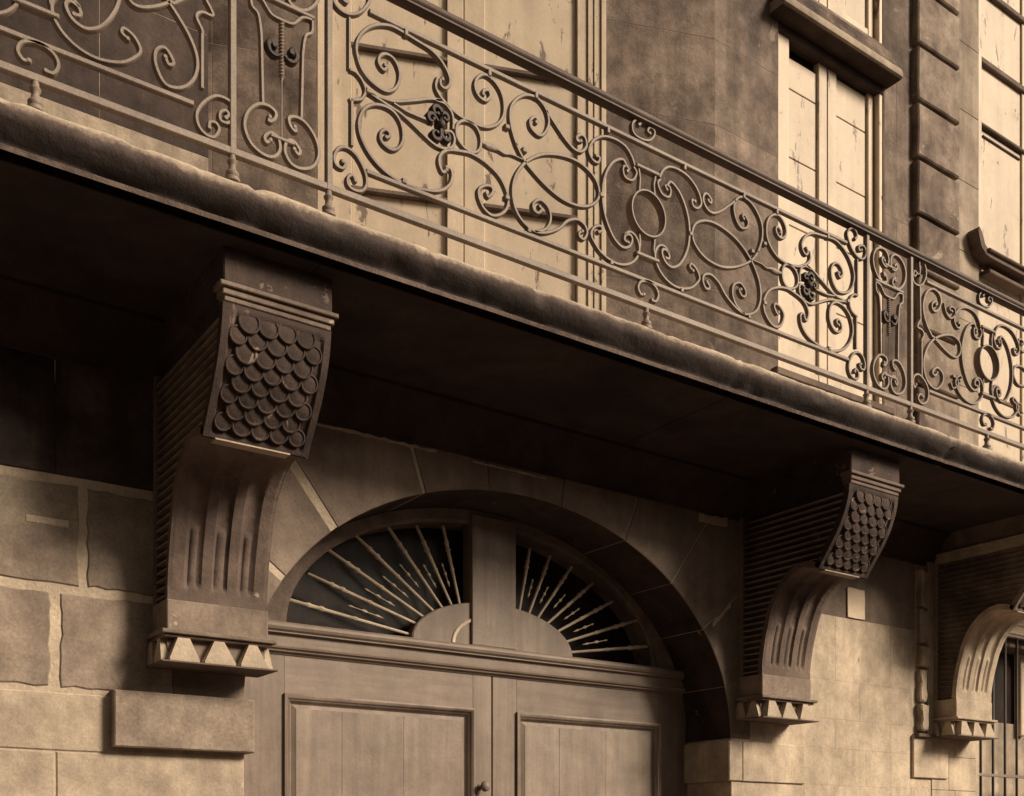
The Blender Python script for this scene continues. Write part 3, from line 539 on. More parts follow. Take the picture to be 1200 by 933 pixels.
def corbel(x0, label, wd=0.459, pale=False):
    global SCALE
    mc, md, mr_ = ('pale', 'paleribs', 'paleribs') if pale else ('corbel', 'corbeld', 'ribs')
    R = thing('corbel', label, 'corbel', (x0+wd/2, 0, 2.38), 'carved stone corbels under the balcony')
    x1 = x0+wd
    MB().cbox(x0, x1, -0.884, 0.0, 3.757, 3.912, 0.005).build('top_block', md, R)
    # cavetto moulding between block and scroll, returned along the sides
    for (a, b, e) in ((3.738, 3.756, 0.020), (3.712, 3.737, 0.006), (3.690, 3.711, -0.004)):
        MB().cbox(x0-e, x1+e, -0.884-e, 0.0 if pale else -0.82, a, b, 0.003).build('moulding', mc, R)
    # inner core, a little narrower than the carved faces
    ui = [(p[0], p[1]) for p in offset(PU, 0.030)]; li = [(p[0], p[1]) for p in offset(PL, 0.030)]
    core = [(0.0, 3.76)]+[(-0.842, 3.76), (-0.842, 3.692)]+ui[1:-1]+[(-.625, 3.262)]+li[2:-1]+[(-.165, 2.655), (0.0, 2.655)]
    MB().prof(core, x0+0.034, x1-0.034).build('side_panel', md, R)  # side recess darker than the faces: shade put into its colour
    # upper front shell with raised border
    def shell(poly, name, n, field=None, th=0.038, nxs=2):
        P = resample(poly, n); O = offset(P, th); F0 = offset(P, 0.0); mb = MB(); vs = []; m = nxs+1
        for i, p in enumerate(P):
            ny, nz = F0[i][2]
            for k in range(m):
                x = x0+wd*k/nxs; d = field(i/n, k/nxs) if field else 0.0
                vs.append((x, p[0]+ny*d, p[1]+nz*d))
        base = len(vs)
        for i in range(n+1):
            for k in range(m): vs.append((x0+wd*k/nxs, O[i][0], O[i][1]))
        fs = []
        for i in range(n):
            for k in range(nxs):
                a = i*m+k; fs += [(a, a+1, a+m+1, a+m), (base+a, base+a+m, base+a+m+1, base+a+1)]
            fs += [(i*m, (i+1)*m, base+(i+1)*m, base+i*m), (i*m+nxs, base+i*m+nxs, base+(i+1)*m+nxs, (i+1)*m+nxs)]
        for k in range(nxs):
            fs += [(k, base+k, base+k+1, k+1), (n*m+k, n*m+k+1, base+n*m+k+1, base+n*m+k)]
        return mb.add(vs, fs).build(name, md if name == 'scale_panel' else (mc if pale else 'flute'), R, True, 40), P, F0
    bw_ = 0.038/wd
    fld = lambda t, u: 0.0 if (u < bw_ or u > 1-bw_ or t < 0.06 or t > 0.965) else 0.011
    sp_, P, F0 = shell(PU, 'scale_panel', 36, fld, nxs=48)
    rows = 8; NP = len(P)-1
    for r in range(rows):
        t = 0.105+0.835*r/(rows-0.3); cols = 5 if r % 2 else 4
        i = t*NP; i0 = min(int(i), NP-1); u = i-i0
        py = P[i0][0]*(1-u)+P[i0+1][0]*u; pz = P[i0][1]*(1-u)+P[i0+1][1]*u
        ny, nz = F0[i0][2]; py += ny*0.008; pz += nz*0.008
        ty, tz = P[i0+1][0]-P[i0][0], P[i0+1][1]-P[i0][1]; L = sqrt(ty*ty+tz*tz); ty /= L; tz /= L
        for k in range(cols):
            x = x0+wd/2+(k-(cols-1)/2)*0.080
            if SCALE is None:
                mb = MB(); rr = 0.0455
                mb.lathe((0, 0, 0), [(rr, -0.016), (rr, 0.0030), (rr*0.94, 0.0055), (rr*0.84, 0.0052), (rr*0.77, 0.0005), (rr*0.68, 0.0008), (rr*0.50, 0.0030), (rr*0.25, 0.0046), (rr*0.05, 0.0050)], 18)
                SCALE = mb.build('scale', 'scale', sp_, True, 50); o = SCALE
            else: o = inst(SCALE, 'scale', sp_)
            # orient: local z = outward normal tipped so the lower rim stands proud
            nrm = Vector((0, -ny, -nz)); tan = Vector((0, ty, tz))
            zax = (nrm-tan*0.15).normalized(); xax = Vector((1, 0, 0)); yax = zax.cross(xax)
            mt = mathutils.Matrix((xax, yax, zax)).transposed()
            o.rotation_euler = mt.to_euler(); o.location = Vector((x, py, pz))+nrm*0.006
            o.rotation_euler.z += random.uniform(-.06, .06); o.scale = (0.86*random.uniform(.96, 1.03) if cols == 5 and k in (0, 4) else random.uniform(0.93, 1.05),)*3
    MB().box(x0+0.05, x1-0.085, -0.655, -0.60, 3.2285, 3.2345).build('ledge_fillet', 'tooth', R)  # pale strip; the ledge's lit line is put into its colour
    # lower fluted face
    def fl(t, u):
        d = 0.0; x = u*wd
        for cx in (0.108, 0.2295, 0.351):
            w_ = 0.036; a = abs(x-cx)/w_
            if 0.10 < t < 0.93:
                top = min(1.0, (t-0.10)/0.30)
                if t > 0.905: top *= sqrt(max(0, 1-((t-0.905)/0.025)**2))
                if a < 1.0:
                    d = 0.019*sqrt(1-a*a)*top
                    if t > 0.62 and a < 0.50: d -= 0.014*sqrt(1-(a/0.50)**2)*min(1, (t-0.62)/0.015)
        if 0.1 < t < 0.95 and (x < 0.012 or x > wd-0.012): d += 0.004
        return max(d, 0.0)
    shell(PL, 'fluted_face', 70, fl, nxs=62)
    # side ribs, every one a horizontal fillet between the wall strip and the carved face
    prof_in = [(p[0], p[1]) for p in offset(PU, 0.040)]+[(p[0], p[1]) for p in offset(PL, 0.040)][2:]
    def yfront(z):
        best = None
        for a, b in zip(prof_in[:-1], prof_in[1:]):
            if min(a[1], b[1]) <= z <= max(a[1], b[1]) and abs(a[1]-b[1]) > 1e-6:
                y = a[0]+(b[0]-a[0])*(z-a[1])/(b[1]-a[1])
                if best is None or y > best: best = y
        return best
    z = 2.675
    while z < 3.66:
        if z < 3.222: yf = max(y for y in [yfront(z)] if y is not None) if yfront(z) is not None else None
        else:
            yf = None
            for a, b in zip(prof_in[:-1], prof_in[1:]):
                if min(a[1], b[1]) <= z <= max(a[1], b[1]) and abs(a[1]-b[1]) > 1e-6:
                    y = a[0]+(b[0]-a[0])*(z-a[1])/(b[1]-a[1])
                    if yf is None or y < yf: yf = y
        if yf is not None and yf < -0.07:
            for xa, xb in ((x0+0.002, x0+0.038), (x1-0.038, x1-0.002)):
                key = (round(z, 3), xa < x0+.1)
                if pale: xa += 0.012 if xa < x0+.1 else 0; xb -= 0.012 if xb > x0+.1 else 0
                if key in RIBS and not pale: o = inst(RIBS[key][0], 'rib', R); o.location = (x0-RIBS[key][1], 0, 0)
                else:
                    o = MB().add([(xa,yf,z),(xb,yf,z),(xb,-0.034,z),(xa,-0.034,z),(xa,yf,z+.007),(xb,yf,z+.020),(xb,-0.034,z+.020),(xa,-0.034,z+.007)] if xa < x0+.1 else
                                 [(xa,yf,z),(xb,yf,z),(xb,-0.034,z),(xa,-0.034,z),(xa,yf,z+.020),(xb,yf,z+.007),(xb,-0.034,z+.007),(xa,-0.034,z+.020)],
                                 [(0,3,2,1),(4,5,6,7),(0,1,5,4),(1,2,6,5),(2,3,7,6),(3,0,4,7)]).build('rib', mr_, R)
                    RIBS[key] = (o, x0)
        z += 0.0385
    MB().box(x0-0.001, x1+0.001, -0.034, 0.0, 2.657, 3.689).build('wall_strip', mc, R)
    # foot: block, fillets, a row of limewashed wedge teeth
    MB().cbox(x0-0.004, x1+0.004, -0.206, 0.0, 2.522, 2.656, 0.004).build('base_block', mc if pale else 'base', R)
    MB().cbox(x0-0.034, x1+0.034, -0.236, 0.0, 2.503, 2.521, 0.003).build('moulding', mc, R)
    MB().cbox(x0-0.016, x1+0.016, -0.218, 0.0, 2.490, 2.502, 0.003).build('moulding', mc, R)
    MB().prof([(0, 2.385), (-0.190, 2.385), (-0.190, 2.40), (-0.178, 2.4885), (0, 2.4885)], x0+0.004, x1-0.004).build('base_core', mc, R)
    MB().box(x0-0.036, x1+0.036, -0.244, 0.0, 2.377, 2.3835).build('base_plate', 'ledge', R)
    def tooth(cx, cy, along, out, top=0.024, bot=0.070, d0=0.012, d1=0.062):
        top *= random.uniform(0.75, 1.3); bot *= random.uniform(0.9, 1.02); d1 -= random.uniform(0, 0.010); cx += along[0]*random.uniform(-.005, .005)
        # along / out are unit vectors in the plan; the tooth is a wedge wide below and narrow above
        vs = []
        for z_, h, d in ((2.3845, bot, d1), (2.3945, bot, d1), (2.4880, top, d0+.030)):
            for s_, o_ in ((-h, -0.03), (h, -0.03), (h, d), (-h, d)):
                vs.append((cx+along[0]*s_+out[0]*o_, cy+along[1]*s_+out[1]*o_, z_))
        fs = [(3, 2, 1, 0), (8, 9, 10, 11)]
        for a in (0, 4):
            for k in range(4): fs.append((a+k, a+(k+1) % 4, a+4+(k+1) % 4, a+4+k))
        MB().add(vs, fs).build('tooth', 'tooth', R)
    for k in range(3): tooth(x0+wd*(0.155+0.345*k)-0.004, -0.182, (1, 0), (0, -1))
    for xx, o_ in ((x0+0.008, (-1, 0)), (x1-0.008, (1, 0))):
        tooth(xx, -0.145, (0, 1), o_, bot=0.058, top=0.020, d1=0.042, d0=0.0)
        tooth(xx, -0.030, (0, 1), o_, bot=0.052, top=0.018, d1=0.042, d0=0.0)
    settle(R)
    return R
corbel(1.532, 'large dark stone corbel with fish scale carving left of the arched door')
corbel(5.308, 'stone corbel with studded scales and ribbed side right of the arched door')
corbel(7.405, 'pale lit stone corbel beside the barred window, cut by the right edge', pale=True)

# ------------------------------------------------------------------ carriage door
D = thing('carriage_door', 'tall brown panelled double carriage door under a sunburst fanlight in the stone arch', 'door', (3.64, 0.42, 0.13))
DX = 3.648
# leaves
def leaf(xa, xb, p0, p1, knobx=None):
    lf = MB().cbox(xa, p0, 0.400, 0.46, 0.14, 2.575, 0.003).build('door_leaf', 'door', D)          # outer stile carries the leaf
    MB().cbox(p1, xb, 0.400, 0.46, 0.14, 2.575, 0.003).build('stile', 'door', lf)
    MB().box(p0, p1, 0.4005, 0.46, 2.365, 2.575).build('rail', 'doorh', lf)
    MB().box(p0, p1, 0.4005, 0.46, 0.75, 0.98).build('rail', 'doorh', lf)
    MB().box(p0, p1, 0.4005, 0.46, 0.14, 0.32).build('rail', 'doorh', lf)
    for z0, z1 in ((0.98, 2.365), (0.32, 0.75)):
        # bolection moulding: mitred profile round the panel
        prof = [(0.0, 0.400), (0.0, 0.383), (0.010, 0.378), (0.020, 0.383), (0.024, 0.395), (0.034, 0.400), (0.040, 0.412), (0.050, 0.420), (0.050, 0.43)]
        vs = []
        for (cx, cz, sx, sz) in ((p0, z0, 1, 1), (p1, z0, -1, 1), (p1, z1, -1, -1), (p0, z1, 1, -1)):
            for d, y in prof: vs.append((cx+sx*(d-0.006), y, cz+sz*(d-0.006)))
        m = len(prof); fs = []
        for k in range(4):
            k2 = (k+1) % 4
            for j in range(m-1): fs.append((k*m+j, k2*m+j, k2*m+j+1, k*m+j+1))
        MB().add(vs, fs).build('panel_moulding', 'door', lf, True, 50)
        c = 0.028; a0, a1, b0, b1 = p0+0.04, p1-0.04, z0+0.04, z1-0.04
        cuts = [a0, a0+(a1-a0)*0.27, a0+(a1-a0)*0.62, a1]
        MB().add([(a0,.424,b0),(a1,.424,b0),(a1,.424,b1),(a0,.424,b1),(a0+c,.4127,b0+c),(a1-c,.4127,b0+c),(a1-c,.4127,b1-c),(a0+c,.4127,b1-c)],
                 [(4,5,6,7),(0,1,5,4),(1,2,6,5),(2,3,7,6),(3,0,4,7)]).build('panel_bevel', 'door', lf)
        for u, v in zip(cuts[:-1], cuts[1:]):
            ua, va = (u+c if u == a0 else u+0.0007), (v-c if v == a1 else v-0.0007)
            MB().cbox(ua, va, 0.4110+random.uniform(-.0004, .0004), 0.43, b0+c, b1-c, 0.0012).build('panel_board', 'doorpanel', lf)
    if knobx:
        MB().lathe((knobx, 0.400, 1.916), [(0.020, 0.0), (0.020, -0.006), (0.010, -0.010), (0.009, -0.03), (0.024, -0.036), (0.032, -0.048), (0.030, -0.062), (0.016, -0.072), (0.003, -0.075)], 16, 'y').build('knob', 'door', lf, True, 50)
leaf(1.97, DX-0.004, 2.338, 3.512, 3.565)
leaf(DX+0.004, 5.226, 3.828, 4.980)
MB().box(DX-0.02, DX+0.02, 0.425, 0.47, 0.14, 2.57).build('joint_backing', 'groove', D)
tp = [(0.46, 2.740), (0.372, 2.738), (0.345, 2.733), (0.330, 2.720), (0.326, 2.706), (0.331, 2.692), (0.343, 2.682), (0.343, 2.676), (0.362, 2.674), (0.366, 2.668), (0.366, 2.622), (0.361, 2.618), (0.356, 2.610), (0.360, 2.600), (0.372, 2.594), (0.374, 2.586), (0.392, 2.580), (0.394, 2.572), (0.46, 2.572)]
MB().prof(tp, 1.965, 5.232).build('transom', 'doorh', D, True, 30)
# fanlight: dark glass, arched frame, post, hub and rods
OX, OZ, OA, OB = 3.635, 2.735, 1.285, 0.722
def el(t, a, b): return (OX+a*cos(t), OZ+b*sin(t))
fr = MB(); n = 48; vs = []
yF, yG = 0.385, 0.572
for i in range(n+1):
    t = pi-pi*i/n; xi, zi = el(t, OA, OB)
    # outer edge follows the stone reveal
    xo, zo = AX+(AA-0.004)*cos(t), max(OZ-0.01, AZ+(AB-0.004)*sin(t)) if True else 0
    if t > pi/2: xo = min(xo, xi)
    # outer param: intersect by using the arch at the same angle, never below the transom
    tt = math.asin(min(1, (OZ-0.01-AZ)/(AB-0.004))); ta = (pi-tt)-(pi-2*tt)*i/n
    xo, zo = AX+(AA-0.004)*cos(ta), AZ+(AB-0.004)*sin(ta)
    xm, zm = xi+(xo-xi)*0.16, zi+(zo-zi)*0.16
    vs += [(xi, yG, zi), (xi, yF+0.022, zi), (xm, yF+0.016, zm), (xm, yF, zm), (xo, yF, zo), (xo, yG, zo)]
fs = []
for i in range(n):
    for k in range(6): fs.append((i*6+k, (i+1)*6+k, (i+1)*6+(k+1) % 6, i*6+(k+1) % 6))
fr.add(vs, fs).build('arched_frame', 'frame', D, True, 30)
MB().box(1.98, 5.22, 0.575, 0.585, 2.60, 3.56).build('fanlight_glass', 'glass', D)
MB().cbox(3.488, 3.800, 0.368, 0.47, 2.738, 3.50, 0.004).build('centre_post', 'door', D)
hub = MB(); vs = []; n = 28
for d, kx in ((0.46, 1.0), (0.392, 1.0), (0.386, 0.985)):
    for i in range(n+1):
        t = pi-pi*i/n; vs.append((3.672+0.575*kx*cos(t), d, 2.738+0.262*kx*sin(t)))
fs = []
for j in range(2):
    for i in range(n): a = j*(n+1)+i; fs.append((a, a+1, a+n+2, a+n+1))
fs.append(tuple(2*(n+1)+i for i in range(n+1)))
hb = hub.add(vs, fs).build('sunburst_hub', 'door', D)
bar(MB(), [(3.668+0.30*cos(pi-pi*i/20), 2.742+0.175*sin(pi-pi*i/20)) for i in range(0, 10)], 0.384, 0.010, 0.006).build('hub_arc', 'ironp', D)
SPK = [((3.094,2.766),(2.430,2.861)),((3.133,2.833),(2.574,2.994)),((3.177,2.881),(2.675,3.128)),((3.239,2.928),(2.814,3.233)),((3.299,2.960),(3.012,3.292)),((3.371,2.978),(3.177,3.328)),((3.433,2.986),(3.337,3.353)),
       ((3.863,2.995),(3.930,3.324)),((3.936,2.984),(4.074,3.305)),((4.010,2.974),(4.229,3.266)),((4.080,2.940),(4.386,3.193)),((4.148,2.892),(4.533,3.103)),((4.202,2.832),(4.728,3.014)),((4.241,2.774),(4.865,2.873))]
yS = 0.424
def rodframe(p, q):
    d = Vector((q[0]-p[0], 0, q[1]-p[1])); L = d.length; d.normalize(); yv = Vector((0, 1, 0)); xv = yv.cross(d)
    return (xv, yv, d), L
for p, q in SPK:
    fr_, L = rodframe(p, q); L2 = L*1.17; r = 0.0085
    prof = [(r*0.9, -0.05), (r*0.95, 0.0), (r*1.1, L*0.48), (r*1.5, L*0.495), (r*1.5, L*0.51), (r*1.15, L*0.525), (r*1.25, L*0.78), (r*1.9, L*0.795), (r*1.9, L*0.815), (r*1.3, L*0.83), (r*1.4, L*0.90), (r*1.8, L*0.91), (r*1.8, L*0.925), (r*1.2, L*0.94), (r*1.1, L2*0.99), (r*0.6, L2)]
    MB().lathe((p[0], yS, p[1]), prof, 8, frame=fr_).build('ray_rod', 'ironp', D, True, 40)
# broken filigree darts and wires between the rays
for grp in (SPK[:7], SPK[7:]):
    for (p0, q0), (p1, q1) in zip(grp[:-1], grp[1:]):
        a = ((p0[0]+p1[0])/2, (p0[1]+p1[1])/2); b = ((q0[0]+q1[0])/2, (q0[1]+q1[1])/2)
        def at(t): return (a[0]+(b[0]-a[0])*t, a[1]+(b[1]-a[1])*t)
        t0 = random.uniform(0.22, 0.30); s0, s1 = at(t0), at(t0+0.36); fr_, L = rodframe(s0, s1); r = 0.0045
        MB().lathe((s0[0], yS, s0[1]), [(r*.2, 0), (r, L*.1), (r*1.8, L*.18), (r*.7, L*.26), (r*.6, L*.45), (r*2.0, L*.52), (r*2.2, L*.58), (r*.7, L*.64), (r*.8, L*.85), (r*1.6, L*.92), (r*.3, L)], 6, frame=fr_).build('filigree_dart', 'ironp', D, True, 50)
settle(D)

# ------------------------------------------------------------------ window 1 (in the canted wall)
W = thing('tall_window', 'tall white double window behind the railing between the dark piers, leftmost window', 'window', (3.6, 0.62, 4.1))
def csub(x0, x1, y0, y1, z0, z1, name, mat, parent, c=0.003):
    b = CMB(); b.cbox(x0, x1, y0, y1, z0, z1, c); return b.build(name, mat, parent)
csub(W0+0.002, 0.764, 0.004, 0.14, 4.11, WT, 'window_frame', 'white', W)
csub(0.766, 0.808, 0.014, 0.14, 4.11, WT, 'window_frame', 'white', W)
csub(0.811, 0.846, 0.020, 0.14, 4.11, WT, 'window_frame', 'white', W)
csub(2.425, W1-0.002, 0.010, 0.14, 4.11, WT, 'window_frame', 'white', W)
csub(0.846, 2.425, 0.02, 0.14, WT-.1, WT, 'window_frame', 'white', W)
for (a, b, pa, pb) in ((0.850, 1.627, 0.912, 1.500), (1.632, 2.422, 1.732, 2.304)):
    lf = csub(a, pa, 0.030, 0.08, 4.16, WT-.1, 'casement', 'white', W)
    csub(pb, b, 0.030, 0.08, 4.16, WT-.1, 'stile', 'white', lf)
    zr = [(4.16, 4.66), (5.40, 5.474), (6.24, 6.322)]
    csub(pa, pb, 0.0305, 0.08, 4.16, 4.50, 'rail', 'white', lf)
    for z0, z1 in ((4.50, 5.474), (5.484, 6.322), (6.332, WT-.1)):
        csub(pa+.004, pb-.004, 0.052 if z0 > 5 else 0.056, 0.08, z0+.004, z1-.022, 'board', 'white2', lf, 0.0)
    for z in (5.474, 6.322):     # projecting dark weather bar under each board
        csub(pa-0.002, pb+0.004, 0.020, 0.06, z-.020, z+.004, 'weather_bar', 'ledge', lf)
csub(0.85, 2.42, 0.02, 0.12, 4.11, 4.155, 'bottom_rail', 'white', W)
CMB().box(0.80, 2.46, 0.09, 0.10, 4.11, WT).build('backing', 'groove', W)
settle(W)

# ------------------------------------------------------------------ window 2 with its stone hood
def window2(z0, z1, label, glass_z, bars, loc, sill=True, openx=(5.70, 6.83)):
    R = thing('casement_window', label, 'window', loc)
    xa, xb = openx
    MB().cbox(xa, 5.832, 0.030, 0.16, z0, z1, 0.005).build('window_frame', 'white', R)
    MB().cbox(6.790, xb, 0.020, 0.16, z0, z1, 0.005).build('window_frame', 'white', R)
    MB().cbox(5.832, 6.790, 0.085, 0.16, z1-.03, z1, 0.004).build('window_frame', 'ledge', R)
    if sill: MB().cbox(xa+.002, xb-.002, 0.012, 0.10, 7.035, z1, 0.004).build('lintel', 'soffit', R)  # dark strip added under the hood to deepen its shade on the window
    if sill: MB().cbox(5.64, 6.90, -0.035, 0.12, z0-.05, z0, 0.006).build('sill', 'ledge', R)
    for (a, b, pa, pb) in ((5.836, 6.262, 5.842, 6.175), (6.276, 6.778, 6.364, 6.722)):
        lf = MB().cbox(pb, b, 0.062, 0.12, z0+.002, z1-.032, 0.004).build('casement', 'white', R)
        MB().cbox(a, pa, 0.064, 0.12, z0+.002, z1-.032, 0.0).build('stile', 'white', lf)
        MB().cbox(pa, pb, 0.066, 0.12, z0+.002, z0+.10, 0.003).build('rail', 'white', lf)
        MB().box(pa, pb, 0.112, 0.118, z0+.05, z1-.032).build('pane', 'glass', lf)
        zz = [z0+.10]+bars+[glass_z+(0.055 if a > 6 else 0)]
        for u, v in zip(zz[:-1], zz[1:]):
            MB().cbox(pa+.001, pb-.001, 0.084, 0.105, u+.004, v-.004, 0.003).build('shutter_board', 'white2', lf)
    MB().box(6.255, 6.284, 0.115, 0.13, z0, z1).build('joint_backing', 'groove', R)
    MB().box(6.776, 6.792, 0.115, 0.13, z0, z1).build('joint_backing', 'groove', R)
    return R
R2 = window2(4.752, 7.155, 'white two-leaf window under the projecting dark stone hood', 6.97, [5.35, 5.82, 6.285, 6.755], (6.26, 0.08, 4.75))
settle(R2)
R2b = window2(7.405, 9.28, 'peeling white window standing directly above the stone hood', 9.2, [7.9, 8.35, 8.8], (6.26, 0.08, 7.4), sill=False)
settle(R2b)
H = thing('stone_hood', 'dark projecting stone hood over the white two-leaf window', 'hood', (6.24, 0, 7.1))
hp = [(0.02, 7.100), (-0.110, 7.100), (-0.122, 7.112), (-0.124, 7.128), (-0.116, 7.150), (-0.112, 7.165), (-0.100, 7.175), (-0.100, 7.185)]
MB().prof([(0.012, 7.100), (-0.112, 7.100), (-0.123, 7.108), (-0.125, 7.124), (-0.119, 7.150), (-0.108, 7.172), (0.012, 7.172)], 5.612, 6.872).build('hood_moulding', 'pierlight', H, True, 40)
MB().cbox(5.625, 6.86, -0.092, 0.012, 7.176, 7.205, 0.004).build('fillet', 'pier', H)
MB().cbox(5.64, 6.85, -0.076, 0.012, 7.209, 7.245, 0.004).build('fillet', 'pier', H)
MB().cbox(5.655, 6.84, -0.055, 0.012, 7.249, 7.31, 0.004).build('fillet', 'pier', H)
MB().box(5.613, 6.871, -0.108, 0.012, 7.0955, 7.0995).build('hood_soffit', 'soffit', H)  # dark sheet: shade under the hood put into its colour
settle(H)

# ------------------------------------------------------------------ window 3 (right edge)
R3 = thing('shuttered_window', 'pale shuttered window with dark horizontal mouldings at the right edge', 'window', (8.9, 0.08, 4.3))
MB().cbox(8.022, 8.11, 0.03, 0.18, 4.30, 9.4, 0.004).build('window_frame', 'white', R3)
MB().cbox(9.78, 9.895, 0.03, 0.18, 4.30, 9.4, 0.004).build('window_frame', 'white', R3)
zb = [4.30, 5.2, 6.22, 7.345, 7.86, 8.44, 9.38]
for u, v in zip(zb[:-1], zb[1:]):
    MB().cbox(8.112, 8.76, 0.085, 0.12, u+.012, v-.012, 0.010).build('shutter_board', 'white2', R3)
    MB().cbox(8.80, 9.776, 0.085, 0.12, u+.012, v-.012, 0.010).build('shutter_board', 'white2', R3)
MB().cbox(8.762, 8.798, 0.070, 0.12, 4.3, 9.38, 0.004).build('stile', 'white', R3)
for z, h in ((7.345, .012), (7.86, .022), (8.44, .020)):
    MB().cbox(8.075, 9.8, 0.050, 0.115, z-h, z+h, 0.005).build('moulding', 'ledge', R3)
MB().cbox(8.20, 8.74, 0.070, 0.10, 7.27, 7.283, 0.003).build('bead', 'ledge', R3)
MB().box(8.03, 9.88, 0.12, 0.13, 4.3, 9.38).build('backing', 'groove', R3)
settle(R3)
# dark moulded ledge with a scrolled end, standing in front of that window
G3 = thing('moulded_ledge', 'dark moulded ledge with a curled end crossing the pale shuttered window', 'ledge', (8.5, -0.05, 6.2))
op = spline([(7.87, 6.36), (7.905, 6.33), (7.93, 6.285), (7.95, 6.245), (7.99, 6.225)], 4)
top = op+[(9.6, 6.245)]; bot = [(9.6, 6.165), (8.02, 6.165), (7.96, 6.175), (7.90, 6.215), (7.875, 6.27), (7.855, 6.33)]
ol = top+bot; n = len(ol); vs = [(p[0], -0.10, p[1]) for p in ol]+[(p[0], 0.04, p[1]) for p in ol]
MB().add(vs, [(k, (k+1) % n, n+(k+1) % n, n+k) for k in range(n)]+[tuple(range(n)), tuple(range(2*n-1, n-1, -1))]).build('ledge_front', 'ledge', G3)
MB().cbox(7.98, 9.6, -0.125, -0.101, 6.200, 6.222, 0.006).build('bead', 'ledge', G3)
MB().cbox(8.08, 8.60, -0.06, 0.03, 6.085, 6.118, 0.006).build('drip_bar', 'ledge', G3)
settle(G3)

# ------------------------------------------------------------------ barred ground floor window
GW = thing('barred_window', 'ground floor window behind tall dark iron bars, right edge', 'window', (8.8, 0.1, 0.9))
MB().cbox(8.032, 8.075, 0.06, 0.3, 0.905, 3.28, 0.004).build('window_frame', 'white', GW)
MB().cbox(8.075, 9.59, 0.08, 0.3, 3.20, 3.285, 0.004).build('lintel', 'ledge', GW)
MB().box(8.075, 9.59, 0.30, 0.31, 2.62, 3.2).build('pane', 'glass', GW)
MB().box(8.56, 9.59, 0.285, 0.295, 2.45, 3.2).build('pane', 'glass', GW)
MB().cbox(8.075, 9.59, 0.27, 0.32, 0.92, 2.60, 0.004).build('shutter_board', 'smooth', GW)
for xa, xb in ((8.16, 8.30), (8.38, 8.48), (9.0, 9.1)):
    MB().cbox(xa, xb, 0.22, 0.28, 2.5, 3.2, 0.006).build('stile', 'white', GW)
mb0 = None
for k, x in enumerate([8.095+0.172*j for j in range(9)]):
    if mb0 is None:
        mb0 = MB().lathe((8.095, 0.03, 0.9), [(0.011, 0.0), (0.011, 2.40)], 8).build('iron_bar', 'irond', GW)
        mb0.data.polygons.foreach_set('use_smooth', [True]*len(mb0.data.polygons))
    else: inst(mb0, 'iron_bar', GW, loc=(x-8.095, 0, 0))
MB().cbox(8.03, 9.60, 0.016, 0.028, 2.112, 2.136, 0.003).build('cross_bar', 'iron', GW)
MB().cbox(8.03, 9.60, 0.012, 0.045, 3.262, 3.286, 0.003).build('cross_bar', 'iron', GW)
settle(GW)

# small pale notice high on the wall
nb = []
NT = stone_block(6.400, 6.590, 3.176, 3.388, -0.007, 0.008, 0.001, 0.004, 3).build('paper_notice', 'paper')
NT['label'] = 'small pale blank paper notice pasted on the wall between the two right corbels'; NT['category'] = 'notice'; NT['kind'] = 'thing'

# ------------------------------------------------------------------ wrought iron railing
XC, YR = 3.632, -0.97
RL = thing('balcony_railing', 'wrought iron scrollwork railing running along the edge of the stone balcony', 'railing', (XC, YR, 4.10))
def P(name, mirror=False, dx=0.0, flipz=None, about=0.0):
    out = []
    for x, z in TR[name]:
        x, z = x/1000, z/1000
        if mirror: x = 2*about-x
        if flipz is not None: z = flipz-z
        out.append((XC+x+dx, z))
    return out
def scroll(name, pts, hw=0.0078, hd=0.011, eyes=(True, True), closed=False, y=YR, mat='iron', sub=4, taper=None):
    path = spline(pts, sub, closed)
    mb = MB(); bar(mb, path, y, hw, hd, closed, taper)
    if not closed:
        if eyes[0]: eye(mb, pts[0], y)
        if eyes[1]: eye(mb, pts[-1], y)
    return mb.build(name, mat, RL, True, 45)
def collar(p, w=0.018, h=0.012, name='collar'):
    MB().cbox(p[0]-w, p[0]+w, YR-0.016, YR+0.014, p[1]-h, p[1]+h, 0.003).build(name, 'iron', RL)
# rails
X0, X1 = -2.2, 10.6
MB().prof([(YR-.020, 5.096), (YR-.026, 5.100), (YR-.026, 5.108), (YR-.034, 5.114), (YR-.036, 5.126), (YR-.028, 5.138), (YR-.014, 5.144), (YR+.014, 5.144), (YR+.028, 5.138), (YR+.036, 5.126), (YR+.034, 5.114), (YR+.020, 5.100), (YR+.020, 5.096)], X0, X1).build('handrail', 'hand', RL, True, 50)
MB().cbox(X0, X1, YR-0.013, YR+0.013, 4.198, 4.226, 0.003).build('bottom_rail', 'iron', RL)
SL, SR = -2.80, 2.92                       # centres of the side panels relative to XC
def hrail(a, b, z0, z1): MB().cbox(XC+a, XC+b, YR-0.011, YR+0.011, z0, z1, 0.003).build('rail', 'iron', RL)
hrail(-1.535, 1.535, 4.326, 4.345); hrail(-1.52, 1.52, 4.986, 5.005)
hrail(2.29, 2*SR-2.29, 4.326, 4.345); hrail(2.27, 2*SR-2.27, 4.986, 5.005)
hrail(2*SL+2.25, -2.25, 4.326, 4.345); hrail(2*SL+2.25, -2.25, 4.986, 5.005)
